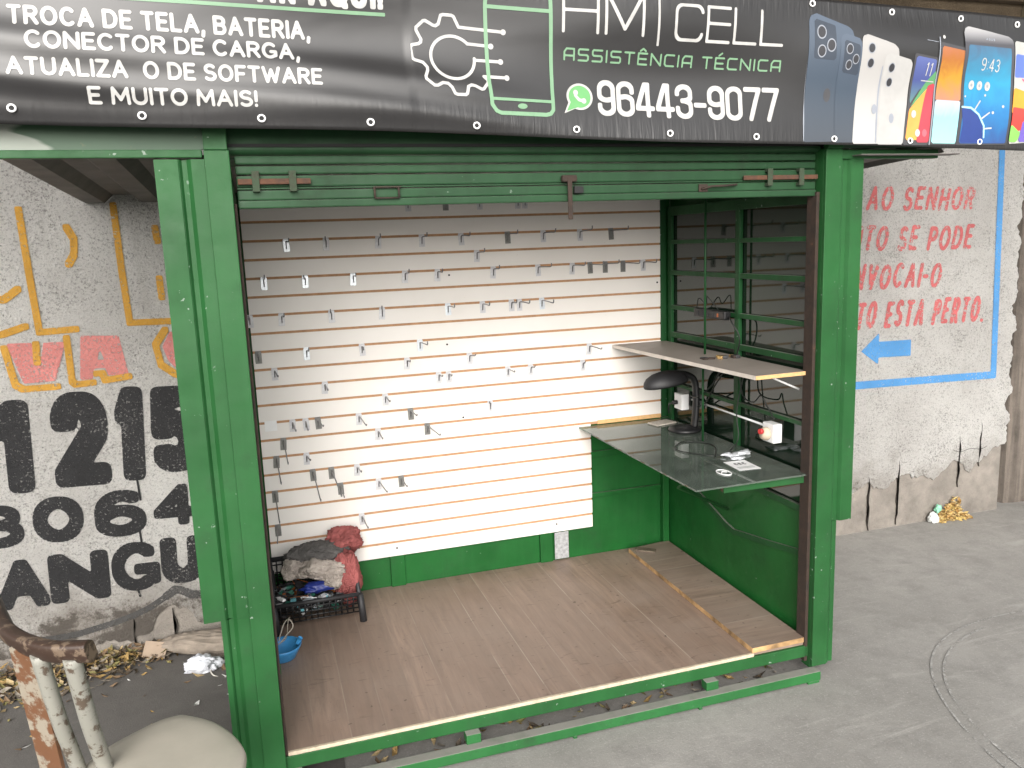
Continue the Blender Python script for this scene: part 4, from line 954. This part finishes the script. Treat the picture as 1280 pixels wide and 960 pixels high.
leaves('dry_leaves', 'scattered leaf litter under the kiosk floor', 260, lu, 7, LC)
def ls(q): return -.2-1.1*q.random(), 1.3-.75*q.random()**1.4, GZ+.009
leaves('paper_scraps', 'tiny scraps of paper and leaf on the dark pavement', 42, ls, 9, [plain('scrap_white', (.6, .6, .58), .8), LC[0], LC[1], LC[3]])
bm = B(); crumple(bm, (-.365, 1.075, GZ+.04), (.075, .045, .05), 11.2, .75, 2.4, 4, GZ+.006); tag(obj('white_plastic_bag', bm, plain('white_film', (.72, .74, .8), .4, 0, .08)), 'crumpled white plastic bag on the pavement left of the kiosk', 'plastic bag')
bm = B(); crumple(bm, (4.385, 1.345, GZ+.03), (.035, .025, .045), 12.2, .7, 2.4, 4, GZ+.004); tag(obj('white_plastic_bag', bm, plain('white_film_dull', (.62, .64, .62), .4, 0, .15)), 'small white plastic scrap beside the yellow leaves right of the kiosk', 'plastic bag')
bm = B(); crumple(bm, (4.425, 1.35, GZ+.095), (.022, .018, .03), 13.2, .7, 2.4, 4); tag(obj('green_wrapper', bm, plain('mint_film', (.25, .55, .38), .4)), 'mint green wrapper resting on the yellow leaves', 'wrapper')
M['cardboard'] = plain('cardboard', (.28, .215, .16), .9, 0, .2, 12); M['sack'] = plain('grey_brown_sack', (.22, .185, .15), .9, 0, .3, 14, .3)
bm = B(); bx(bm, (-.66, 1.30, GZ+.01), (-.55, 1.31, GZ+.09), .002, 0, Matrix.Rotation(R(-38), 3, 'X') @ Matrix.Rotation(R(14), 3, 'Y')); tag(obj('cardboard_piece', bm, M['cardboard']), 'torn flat piece of cardboard leaning at the foot of the wall', 'cardboard')
bm = B(); crumple(bm, (-.28, 1.25, GZ+.05), (.30, .09, .06), 15.1, .35, 2.2, 5, GZ+.006, 0, 1.0, -.35); tag(obj('dirty_sack', bm, M['sack']), 'flattened grey brown sack lying between the wall and the kiosk', 'sack')
bm = B(); tube(bm, [(-.275+.055*math.cos(a), 1.05+.06*math.sin(a), GZ+.012+.012*math.sin(a)) for a in np.linspace(0, 2*math.pi, 34)], .0035, 6); tag(obj('wire_loop', bm, plain('white_wire', (.6, .58, .52), .5)), 'loop of pale wire beside the crumpled white bag', 'wire')

# ------------------------------------------------------------------ banner
BX0, BX1 = -.98, 3.45
def bz0(x): return 2.2465-.0228*x+.004*math.sin(x*3.1)
def bz1(x): return 2.795-.0255*x+.004*math.sin(x*2.3+1)
def by(x, z):
    f = (z-2.22)/.5
    w = .018*math.sin(x*1.9+f*3.6+.4)+.008*math.sin(x*4.3-f*5.0)+.010*math.sin(f*7.5+x*1.1)*(1 if x < .6 else .55)
    if x > 2.1: w += .008*math.sin(f*9.0+.6)*min(1, (x-2.1)/.4)
    if x < 1.3:
        for c0, m_, g_, q_ in ((.30, -.16, .07, .012), (.52, -.20, .09, .010), (.16, -.05, .06, .008)): w += q_*math.exp(-((f-(c0+m_*(x+.3)+.03*math.sin(x*4)))/g_)**2)*min(1, (1.3-x)/.5)
    return -.122-w*(.35+.65*math.sin(math.pi*min(1, max(0, f))))
ban = thing('advertising_banner', 'black vinyl banner with white and green phone repair lettering above the kiosk opening', 'banner', (1.2, -.12, 2.25))
bm = B(); nx, nz = 300, 44; gr = []
for i in range(nx+1):
    x = BX0+(BX1-BX0)*i/nx; a, b = bz0(x), bz1(x)
    gr.append([bm.verts.new((x, by(x, a+(b-a)*j/nz), a+(b-a)*j/nz)) for j in range(nz+1)])
for i in range(nx):
    for j in range(nz): f = bm.faces.new((gr[i][j], gr[i+1][j], gr[i+1][j+1], gr[i][j+1])); f.smooth = True
bo = obj('sheet', bm, M['banner'], ban); so = bo.modifiers.new('thickness', 'SOLIDIFY'); so.thickness = .0012; so.offset = -1
# keep the solid's front at the modelled surface whichever way the normals point
bo.data.update()
if bo.data.polygons[nx*nz//2].normal.y > 0: so.offset = 1
so.offset = -1 if bo.data.polygons[nx*nz//2].normal.y < 0 else 1
for z in (2.30, 2.66): bm = B(); bx(bm, (-.99, -.058, z), (3.44, -.0345, z+.03)); obj('batten', bm, M['green_frame'], ban)
def bp(d): return lambda x, z: (x, by(x, z)-d, z)
P1 = bp(.0016)
def bl(txt, p0, p1, h, hw, m=M['pr_white'], d=.0016, **k): return lettering(txt, p0, p1, h, hw, bp(d), m, ban, **k)
bl('TROCA DE TELA, BATERIA,', (-.575, 2.531), (.276, 2.5235), .057, .098, gap=.09, space=.30)
bl('CONECTOR DE CARGA,', (-.535, 2.4635), (.238, 2.458), .053, .098, gap=.09, space=.30)
bl('ATUALIZA  O DE SOFTWARE', (-.592, 2.390), (.302, 2.381), .052, .098, gap=.09, space=.30)
bl('E MUITO MAIS!', (-.388, 2.313), (.096, 2.309), .05, .098, gap=.09, space=.30)
bl('AR AQUI!', (.12, 2.628), (.512, 2.626), .074, .125, norm=4.0, gap=.16, space=.34)
def bstroke(pts, hw, m=M['pr_white'], d=.0016, norm=2.0, step=None, name='logo_line'): return stroke(pts, hw, m, norm, ban, bp(d), step or hw/2.5, name)
bstroke([(-.30, 2.619), (.516, 2.6115)], .0055, M['pr_green'], norm=5.0, name='underline')
# gear with circuit lines
gc = (.742, 2.484)
def gp(px, py): return (.600+(px-515)*.00292+(py-70)*.00010, 2.4845-(py-70)*.002585-(px-567)*.00003)
def gq(cx, cy): return gp(500+cx/5.818, cy/5.818)
outer = [(740, 208), (430, 186), (400, 112), (385, 104), (330, 102), (312, 108), (292, 170), (272, 184), (255, 180), (205, 150), (190, 152), (140, 200), (138, 220), (166, 285), (162, 305), (145, 318), (100, 328), (88, 345), (92, 425), (105, 438), (160, 455), (185, 490), (184, 515), (165, 560), (165, 580), (215, 628), (238, 628), (275, 606), (310, 610), (335, 640), (352, 682), (368, 690), (425, 690), (438, 680), (450, 628), (475, 615), (500, 620), (545, 645), (560, 640), (598, 590), (596, 570), (572, 545), (735, 548)]
inner = [(645, 316), (480, 304)]+[(370+150*math.cos(R(a)), 412-160*math.sin(R(a))) for a in range(42, 366, 6)]+[(520, 424), (705, 428)]
pts = np.array([gq(*p) for p in spline2(outer)]) if False else [gq(*p) for p in outer]
bstroke(pts, .0052); bstroke([gq(*p) for p in inner], .0052)
for cx, cy in ((740, 208), (645, 316), (705, 428), (738, 549)):
    c = gq(cx, cy); mark('logo_dot', lambda X, Z: circ(c, .0095, X, Z), (c[0]-.013, c[0]+.013, c[1]-.013, c[1]+.013), .0018, bp(.0018), M['pr_white'], ban)
ph = [(.868, 2.75), (.862, 2.65), (.863, 2.40), (.868, 2.33), (.884, 2.308), (.90, 2.302), (1.07, 2.298), (1.086, 2.302), (1.096, 2.315), (1.098, 2.42), (1.097, 2.65), (1.094, 2.75)]
bstroke(ph, .0068, M['pr_green'], .0022); bstroke([(.866, 2.652), (1.094, 2.644)], .0062, M['pr_green'], .0024); bstroke([(.868, 2.349), (1.093, 2.343)], .005, M['pr_green'], .0024)
mark('logo_dot', lambda X, Z: circ((.98, 2.3255), .018, X, Z, .5), (.955, 1.005, 2.312, 2.339), .002, bp(.002), M['pr_green'], ban)
bl('HM', (1.138, 2.578), (1.455, 2.573), .15, .036, gap=.14, font=TECH, norm=5, res=40)
bstroke([(1.512, 2.55), (1.512, 2.735)], .0045, norm=5)
bl('CELL', (1.575, 2.564), (2.036, 2.556), .128, .042, gap=.1, font={**TECH, 'C': (.85, [[(1, .82)]+arc(.78, .78, .22, .22, 10, 90, 5)+arc(.22, .78, .22, .22, 90, 180, 6)+arc(.22, .22, .22, .22, 180, 270, 6)+arc(.78, .22, .22, .22, 270, 350, 5)]), 'E': (.72, [[(1, 1), (0, 1), (0, 0), (1, 0)], [(0, .52), (1, .52)]])}, norm=5, res=36)
bl('ASSISTÊNCIA TÉCNICA', (1.145, 2.487), (2.034, 2.466), .043, .075, M['pr_green'], gap=.22, space=.34, font=TECH, res=20)
bl('96443-9077', (1.272, 2.299), (2.031, 2.2815), .127, .070, gap=.035, font=CONDENSED, norm=3.0, res=36)
wc = (1.203, 2.364)
def icon(X, Z, r): return np.minimum(circ(wc, r, X, Z, .9), polyd([(wc[0]-.035-(r-.044), wc[1]-.014), (wc[0]-.056-(r-.044)*1.2, wc[1]-.052-(r-.044)), (wc[0]+.0, wc[1]-.034)], X, Z))
bxs = (wc[0]-.075, wc[0]+.06, wc[1]-.07, wc[1]+.06)
mark('message_icon', lambda X, Z: icon(X, Z, .0515), bxs, .0025, bp(.0016), M['pr_white'], ban)
mark('message_icon', lambda X, Z: icon(X, Z, .043), bxs, .0025, bp(.0024), M['pr_wagreen'], ban)
hs = [(wc[0]-.017, wc[1]+.018), (wc[0]-.017, wc[1]+.004), (wc[0]-.004, wc[1]-.011), (wc[0]+.018, wc[1]-.016)]
mark('message_icon', lambda X, Z: np.minimum(pill(hs, X, Z, .0055), np.minimum(circ((wc[0]-.0155, wc[1]+.014), .0095, X, Z), circ((wc[0]+.015, wc[1]-.0145), .0095, X, Z))), bxs, .0018, bp(.0032), M['pr_white'], ban)
# printed phones
def phone(P, m, d, rnd_=.0, name='phone_print'): return shape(P, m, ban, bp(d), .009, rnd_, (), name)
def dot(c, r, m, d, sz=1.0, name='phone_print'): return mark(name, lambda X, Z: circ(c, r, X, Z, sz), (c[0]-r*1.3, c[0]+r*1.3, c[1]-r*1.3*max(1, sz), c[1]+r*1.3*max(1, sz)), r/5, bp(d), m, ban)
gA = gradm('blue_phone_print', [(0, (.06, .07, .085)), (.5, (.05, .07, .098)), (1, (.085, .11, .15))]); gW = gradm('white_phone_print', [(0, (.44, .435, .425)), (1, (.36, .35, .34))])
M['pr_lens'] = printm('lens_print', (.035, .035, .04)); M['pr_ring'] = printm('silver_print', (.27, .29, .33)); M['pr_rim'] = printm('phone_rim_print', (.06, .06, .065)); M['pr_camera'] = printm('camera_bump_print', (.04, .052, .072))
phone([(2.150, 2.655), (2.158, 2.674), (2.185, 2.684), (2.325, 2.640), (2.345, 2.625), (2.355, 2.585), (2.375, 2.21), (2.143, 2.206), (2.150, 2.36)], gA, .0016)
phone([(2.147, 2.655), (2.152, 2.655), (2.152, 2.36), (2.147, 2.206), (2.141, 2.206), (2.146, 2.36)], M['pr_ring'], .0021)
phone([(2.182, 2.655), (2.26, 2.635), (2.265, 2.52), (2.182, 2.525)], M['pr_camera'], .0021, .008)
phone([(2.290, 2.59), (2.298, 2.607), (2.315, 2.612), (2.375, 2.595), (2.385, 2.58), (2.392, 2.45), (2.385, 2.205), (2.292, 2.205), (2.288, 2.40)], gA, .0028)
phone([(2.312, 2.582), (2.372, 2.565), (2.375, 2.465), (2.312, 2.475)], M['pr_camera'], .0033, .006)
for c, r in (((2.205, 2.615), .021), ((2.248, 2.567), .020), ((2.207, 2.545), .019)): dot(c, r, M['pr_ring'], .0026, 1.25); dot(c, r*.8, M['pr_lens'], .003, 1.25)
for c, r in (((2.330, 2.555), .016), ((2.361, 2.518), .015), ((2.332, 2.497), .015)): dot(c, r, M['pr_ring'], .0038, 1.25); dot(c, r*.8, M['pr_lens'], .0042, 1.25)
phone([(2.386, 2.592), (2.392, 2.606), (2.412, 2.612), (2.535, 2.578), (2.556, 2.562), (2.565, 2.52), (2.572, 2.20), (2.378, 2.20), (2.388, 2.40)], gW, .0032)
phone([(2.497, 2.518), (2.502, 2.536), (2.522, 2.542), (2.622, 2.522), (2.634, 2.505), (2.640, 2.36), (2.627, 2.197), (2.497, 2.197), (2.502, 2.36)], printm('white_phone_front_print', (.40, .395, .385)), .0042)
phone([(2.486, 2.50), (2.490, 2.36), (2.486, 2.20), (2.495, 2.20), (2.499, 2.36), (2.494, 2.50)], M['pr_ring'], .0037)
for c, r, d in (((2.430, 2.560), .017, .0038), ((2.432, 2.505), .016, .0038), ((2.535, 2.490), .0155, .0048), ((2.537, 2.437), .015, .0048)): dot(c, r, M['pr_ring'], d, 1.2); dot(c, r*.82, M['pr_lens'], d+.0004, 1.2)
for c in ((2.565, 2.300), (2.478, 2.335)): dot(c, .012, M['pr_ring'], .0048, 1.6)
dot((2.25, 2.385), .016, M['pr_rim'], .0022, 1.6)
# three lit screens
phone([(2.640, 2.548), (2.760, 2.534), (2.771, 2.36), (2.759, 2.194), (2.628, 2.196), (2.647, 2.36)], M['pr_rim'], .0016)
phone([(2.650, 2.538), (2.755, 2.526), (2.765, 2.37), (2.700, 2.42), (2.654, 2.355), (2.655, 2.40)], gradm('indigo_print', [(0, (.1, .2, .2)), (.5, (.06, .08, .24)), (1, (.10, .13, .32))]), .0022)
phone([(2.655, 2.34), (2.72, 2.44), (2.766, 2.49), (2.768, 2.42), (2.70, 2.38)], printm('leaf_green_print', (.10, .28, .12)), .0027)
phone([(2.654, 2.335), (2.740, 2.425), (2.70, 2.215), (2.640, 2.215)], printm('orange_print', (.70, .30, .07)), .0031)
phone([(2.735, 2.43), (2.768, 2.44), (2.768, 2.36), (2.758, 2.205), (2.695, 2.205)], printm('crimson_print', (.42, .05, .07)), .0035)
for c, m_ in (((2.677, 2.318), M['pr_white']), ((2.70, 2.243), M['pr_white']), ((2.735, 2.243), printm('rose_print', (.5, .12, .15)))): dot(c, .012, m_, .0042, 1.25)
bl('11', (2.705, 2.465), (2.735, 2.463), .05, .04, d=.0042, gap=.25, font={'1': (.12, [[(0, .85), (1, 1), (1, 0)]])})
bstroke([(2.695, 2.447), (2.757, 2.443)], .0018, d=.0042); bstroke([(2.70, 2.600), (2.755, 2.594)], .0012, M['pr_ring'], d=.0022)
bstroke([(2.762, 2.612), (2.764, 2.53), (2.775, 2.36), (2.762, 2.197)], .0028, M['pr_ring'], d=.0046)
phone([(2.769, 2.595), (2.912, 2.575), (2.918, 2.36), (2.902, 2.194), (2.764, 2.197), (2.780, 2.36)], M['pr_rim'], .0028)
phone([(2.776, 2.580), (2.905, 2.564), (2.912, 2.37), (2.783, 2.375)], gradm('amber_print', [(0, (.42, .19, .12)), (.4, (.48, .25, .03)), (.75, (.36, .13, .03)), (1, (.36, .13, .06))], 'Z', .5), .0034)
phone([(2.783, 2.376), (2.912, 2.371), (2.897, 2.20), (2.772, 2.202)], gradm('pale_cyan_print', [(0, (.30, .62, .62)), (.6, (.25, .52, .62)), (1, (.42, .42, .5))], 'Z', .3), .0037)
dot((2.787, 2.615), .007, M['pr_white'], .002)
gS = gradm('silver_phone_print', [(0, (.05, .05, .055)), (.86, (.07, .07, .08)), (.95, (.3, .3, .31)), (1, (.42, .42, .42))])
phone([(2.893, 2.635), (2.902, 2.656), (2.922, 2.664), (3.140, 2.632), (3.163, 2.620), (3.172, 2.600), (3.182, 2.44), (3.172, 2.193), (2.897, 2.193), (2.915, 2.36), (2.898, 2.5)], gS, .0048)
phone([(2.915, 2.590), (3.155, 2.584), (3.168, 2.44), (3.16, 2.20), (2.912, 2.20), (2.928, 2.36), (2.915, 2.48)], gradm('aqua_screen_print', [(0, (.03, .08, .24)), (.3, (.02, .16, .38)), (.6, (.03, .27, .44)), (.85, (.05, .18, .30)), (1, (.06, .12, .2))], 'Z', .4), .0056)
shape([(2.918, 2.345), (2.96, 2.34), (3.0, 2.315), (3.03, 2.27), (3.035, 2.22), (3.02, 2.203), (2.916, 2.203), (2.926, 2.28)], printm('deep_blue_print', (.02, .045, .2)), ban, bp(.0062), .008, 0, (), 'phone_print')
bstroke([(2.92, 2.348), (2.965, 2.345), (3.005, 2.318), (3.035, 2.272), (3.04, 2.225)], .004, printm('splash_print', (.35, .65, .78)), .0066)
for pts in ([(2.985, 2.338), (3.01, 2.372)], [(3.02, 2.30), (3.06, 2.325)], [(3.035, 2.26), (3.075, 2.262)]): bstroke(pts, .003, M['pr_white'], .0066)
for c, r in (((3.035, 2.395), .005), ((3.078, 2.325), .006), ((3.13, 2.35), .006), ((2.932, 2.39), .004)): dot(c, r, M['pr_white'], .0066)
bl('9:43', (2.992, 2.492), (3.094, 2.487), .05, .045, d=.0066, gap=.2, res=18)
for c in ((2.957, 2.435), (3.0, 2.433), (3.042, 2.431)): dot(c, .0145, M['pr_white'], .0066, 1.25); dot(c, .0055, M['pr_ring'], .0070, 1.2)
bl('ASUS', (3.01, 2.611), (3.06, 2.609), .0105, .12, M['pr_ring'], d=.0056, gap=.25, res=8)
phone([(3.178, 2.618), (3.36, 2.598), (3.40, 2.21), (3.182, 2.198), (3.190, 2.44)], printm('pale_phone_print', (.42, .42, .40)), .0028)
gx = [((3.185, 2.565), (3.36, 2.55), (3.36, 2.47), (3.19, 2.47), (.10, .16, .5)), ((3.19, 2.49), (3.26, 2.44), (3.36, 2.48), (3.36, 2.40), (.60, .08, .18)), ((3.19, 2.43), (3.30, 2.40), (3.36, 2.33), (3.18, 2.32), (.72, .28, .03)), ((3.185, 2.35), (3.26, 2.34), (3.30, 2.27), (3.18, 2.24), (.62, .05, .04)), ((3.18, 2.28), (3.24, 2.24), (3.22, 2.205), (3.18, 2.205), (.2, .45, .1)), ((3.24, 2.29), (3.34, 2.33), (3.36, 2.21), (3.23, 2.205), (.14, .1, .4))]
for i, (a, b, c, d_, colr) in enumerate(gx): phone([a, b, c, d_], printm('mosaic_print', colr), .0034+.0004*i)
# eyelets
pts_b = [(-.595, 2.3), (-.246, 2.282), (.103, 2.276), (.446, 2.266), (.808, 2.258), (1.181, 2.249), (1.556, 2.237), (1.928, 2.226), (2.29, 2.219), (2.665, 2.212), (3.023, 2.207), (3.36, 2.20)]
pts_t = [(-.6, 2.765), (.0, 2.76), (.6, 2.755), (1.2, 2.745), (1.75, 2.735), (2.165, 2.718), (2.538, 2.703), (2.884, 2.693), (3.192, 2.684)]
for x, z in pts_b+pts_t:
    bm = B(); y = by(x, z)-.004
    rr = []
    for k in range(20):
        a = 2*math.pi*k/20; rr.append([bm.verts.new((x+r*math.cos(a), y+dy, z+r*math.sin(a)*.95)) for r, dy in ((.0135, .0), (.0125, -.0035), (.009, -.0035), (.0075, .0))])
    for k in range(20):
        a, b = rr[k], rr[(k+1) % 20]
        for j in range(3): f = bm.faces.new((a[j], b[j], b[j+1], a[j+1])); f.smooth = True
    f = bm.faces.new([q[3] for q in rr]); f.material_index = 1
    obj('eyelet', bm, [M['white_plastic'], M['dark']], ban)

# ------------------------------------------------------------------ chair in the foreground
chair = thing('chair', 'old metal chair with cream vinyl seat and worn brown backrest, in the foreground', 'chair', (-.4, -.5, GZ))
SZ = .33
seat_px = [(-.60, -.385), (-.575, -.325), (-.53, -.272), (-.462, -.219), (-.393, -.177), (-.345, -.168), (-.312, -.176), (-.225, -.247), (-.16, -.345), (-.122, -.44), (-.117, -.50), (-.132, -.574), (-.19, -.66), (-.28, -.70), (-.38, -.68), (-.48, -.60), (-.56, -.50), (-.597, -.44)]
sp = [p.xy for p in spline([(x, y, 0) for x, y in seat_px]+[(seat_px[0][0], seat_px[0][1], 0)], 4)][:-1]
cx, cy = -.36, -.43
bm = B(); rings = []
for s, z in ((.93, SZ-.05), (.985, SZ-.043), (1.0, SZ-.028), (1.0, SZ-.016), (.985, SZ-.005), (.95, SZ), (.8, SZ+.006), (.5, SZ+.009), (.2, SZ+.009)):
    rings.append([bm.verts.new((cx+(p[0]-cx)*s, cy+(p[1]-cy)*s, z)) for p in sp])
for a, b in zip(rings[:-1], rings[1:]):
    for k in range(len(sp)): f = bm.faces.new((a[k], a[(k+1) % len(sp)], b[(k+1) % len(sp)], b[k])); f.smooth = True
bm.faces.new(rings[0]); f = bm.faces.new(rings[-1]); f.smooth = True
m, nt, bs = mat('cream_vinyl'); v = coords(nt)
c = ramp(nt, noi(nt, v, 5, 6, .65), [(.3, (.35, .325, .27)), (.7, (.42, .39, .33))]); c = mix(nt, ramp(nt, noi(nt, v, 40, 4, .6), [(.68, (0, 0, 0)), (.76, (.35, .35, .35))]), c, (.3, .26, .19))
nt.links.new(c, bs.inputs['Base Color']); bs.inputs['Roughness'].default_value = .48; bump(nt, bs, noi(nt, v, 160, 3), .1, .002)
obj('seat', bm, m, chair)
def chipped(name, paint, under, th, sc):
    m, nt, bs = mat(name); v = coords(nt)
    f = noi(nt, v, sc, 8, .68); c = mix(nt, ramp(nt, f, [(th, (0, 0, 0)), (th+.05, (1, 1, 1))]), paint, under)
    c = mix(nt, ramp(nt, noi(nt, v, sc*3, 5), [(.6, (0, 0, 0)), (.75, (.7, .7, .7))]), c, tuple(x*.6 for x in under))
    nt.links.new(c, bs.inputs['Base Color']); bs.inputs['Roughness'].default_value = .5; bump(nt, bs, f, .15, .003); return m
mt = chipped('chipped_grey_paint', (.27, .265, .23), (.10, .075, .055), .56, 24); mp_ = chipped('rusty_cream_paint', (.29, .255, .20), (.15, .07, .035), .46, 10)
bm = B(); tube(bm, spline([(-.53, -.588, .79), (-.527, -.51, .55), (-.522, -.415, .33), (-.5, -.40, .1), (-.515, -.45, GZ)], 6), .0235, 14); obj('upright', bm, mt, chair)
bm = B(); tube(bm, spline([(-.622, -.535, .79), (-.612, -.47, .55), (-.60, -.39, .33), (-.585, -.36, .1), (-.60, -.38, GZ)], 6), .022, 14); obj('upright', bm, mt, chair)
bm = B()
for (a, b) in [((-.672, -.485, .79), (-.668, -.355, .2))]:
    w = Vector((.66, -.42, 0)).normalized()*.042; A, Bb = Vector(a), Vector(b); t = Vector((.5, .8, .25)).normalized()*.006
    q = [bm.verts.new(p+s*w+e*t) for p in (A, Bb) for s in (-1, 1) for e in (-1, 1)]
    for f in ((0, 1, 3, 2), (4, 5, 7, 6), (0, 1, 5, 4), (2, 3, 7, 6), (0, 2, 6, 4), (1, 3, 7, 5)): bm.faces.new([q[i] for i in f])
obj('back_splat', bm, mp_, chair)
rail = spline([(-.93, .10, .82), (-.865, -.06, .805), (-.80, -.225, .80), (-.735, -.375, .80), (-.655, -.49, .80), (-.57, -.565, .80), (-.478, -.598, .80)], 8)
bm = B(); prev = None; rings = []
for i, p in enumerate(rail):
    d = (rail[min(i+1, len(rail)-1)]-rail[max(i-1, 0)]).normalized(); s = d.cross(Vector((0, 0, 1))).normalized(); u = (Vector((0, 0, 1))+s*.35).normalized()
    rings.append([bm.verts.new(p+s*.026*math.copysign(abs(math.cos(a))**.6, math.cos(a))+u*.036*math.copysign(abs(math.sin(a))**.6, math.sin(a))) for a in [2*math.pi*k/16 for k in range(16)]])
for a, b in zip(rings[:-1], rings[1:]):
    for k in range(16): f = bm.faces.new((a[k], a[(k+1) % 16], b[(k+1) % 16], b[k])); f.smooth = True
bm.faces.new(rings[0]); bm.faces.new(rings[-1])
obj('backrest_rail', bm, chipped('worn_brown_paint', (.045, .026, .018), (.16, .115, .08), .53, 18), chair)
for a, b in (((-.22, -.34, .29), (-.19, -.27, GZ)), ((-.25, -.60, .29), (-.22, -.68, GZ)), ((-.70, -.36, .25), (-.73, -.33, GZ))):
    bm = B(); tube(bm, [a, b], .019, 12); obj('leg', bm, mt, chair)
bm = B(); tube(bm, spline([(-.59, -.38, .272), (-.45, -.22, .272), (-.30, -.24, .272), (-.19, -.42, .272), (-.22, -.62, .272), (-.40, -.63, .272), (-.56, -.46, .272), (-.59, -.38, .272)], 6), .013, 8); obj('seat_ring', bm, mt, chair)
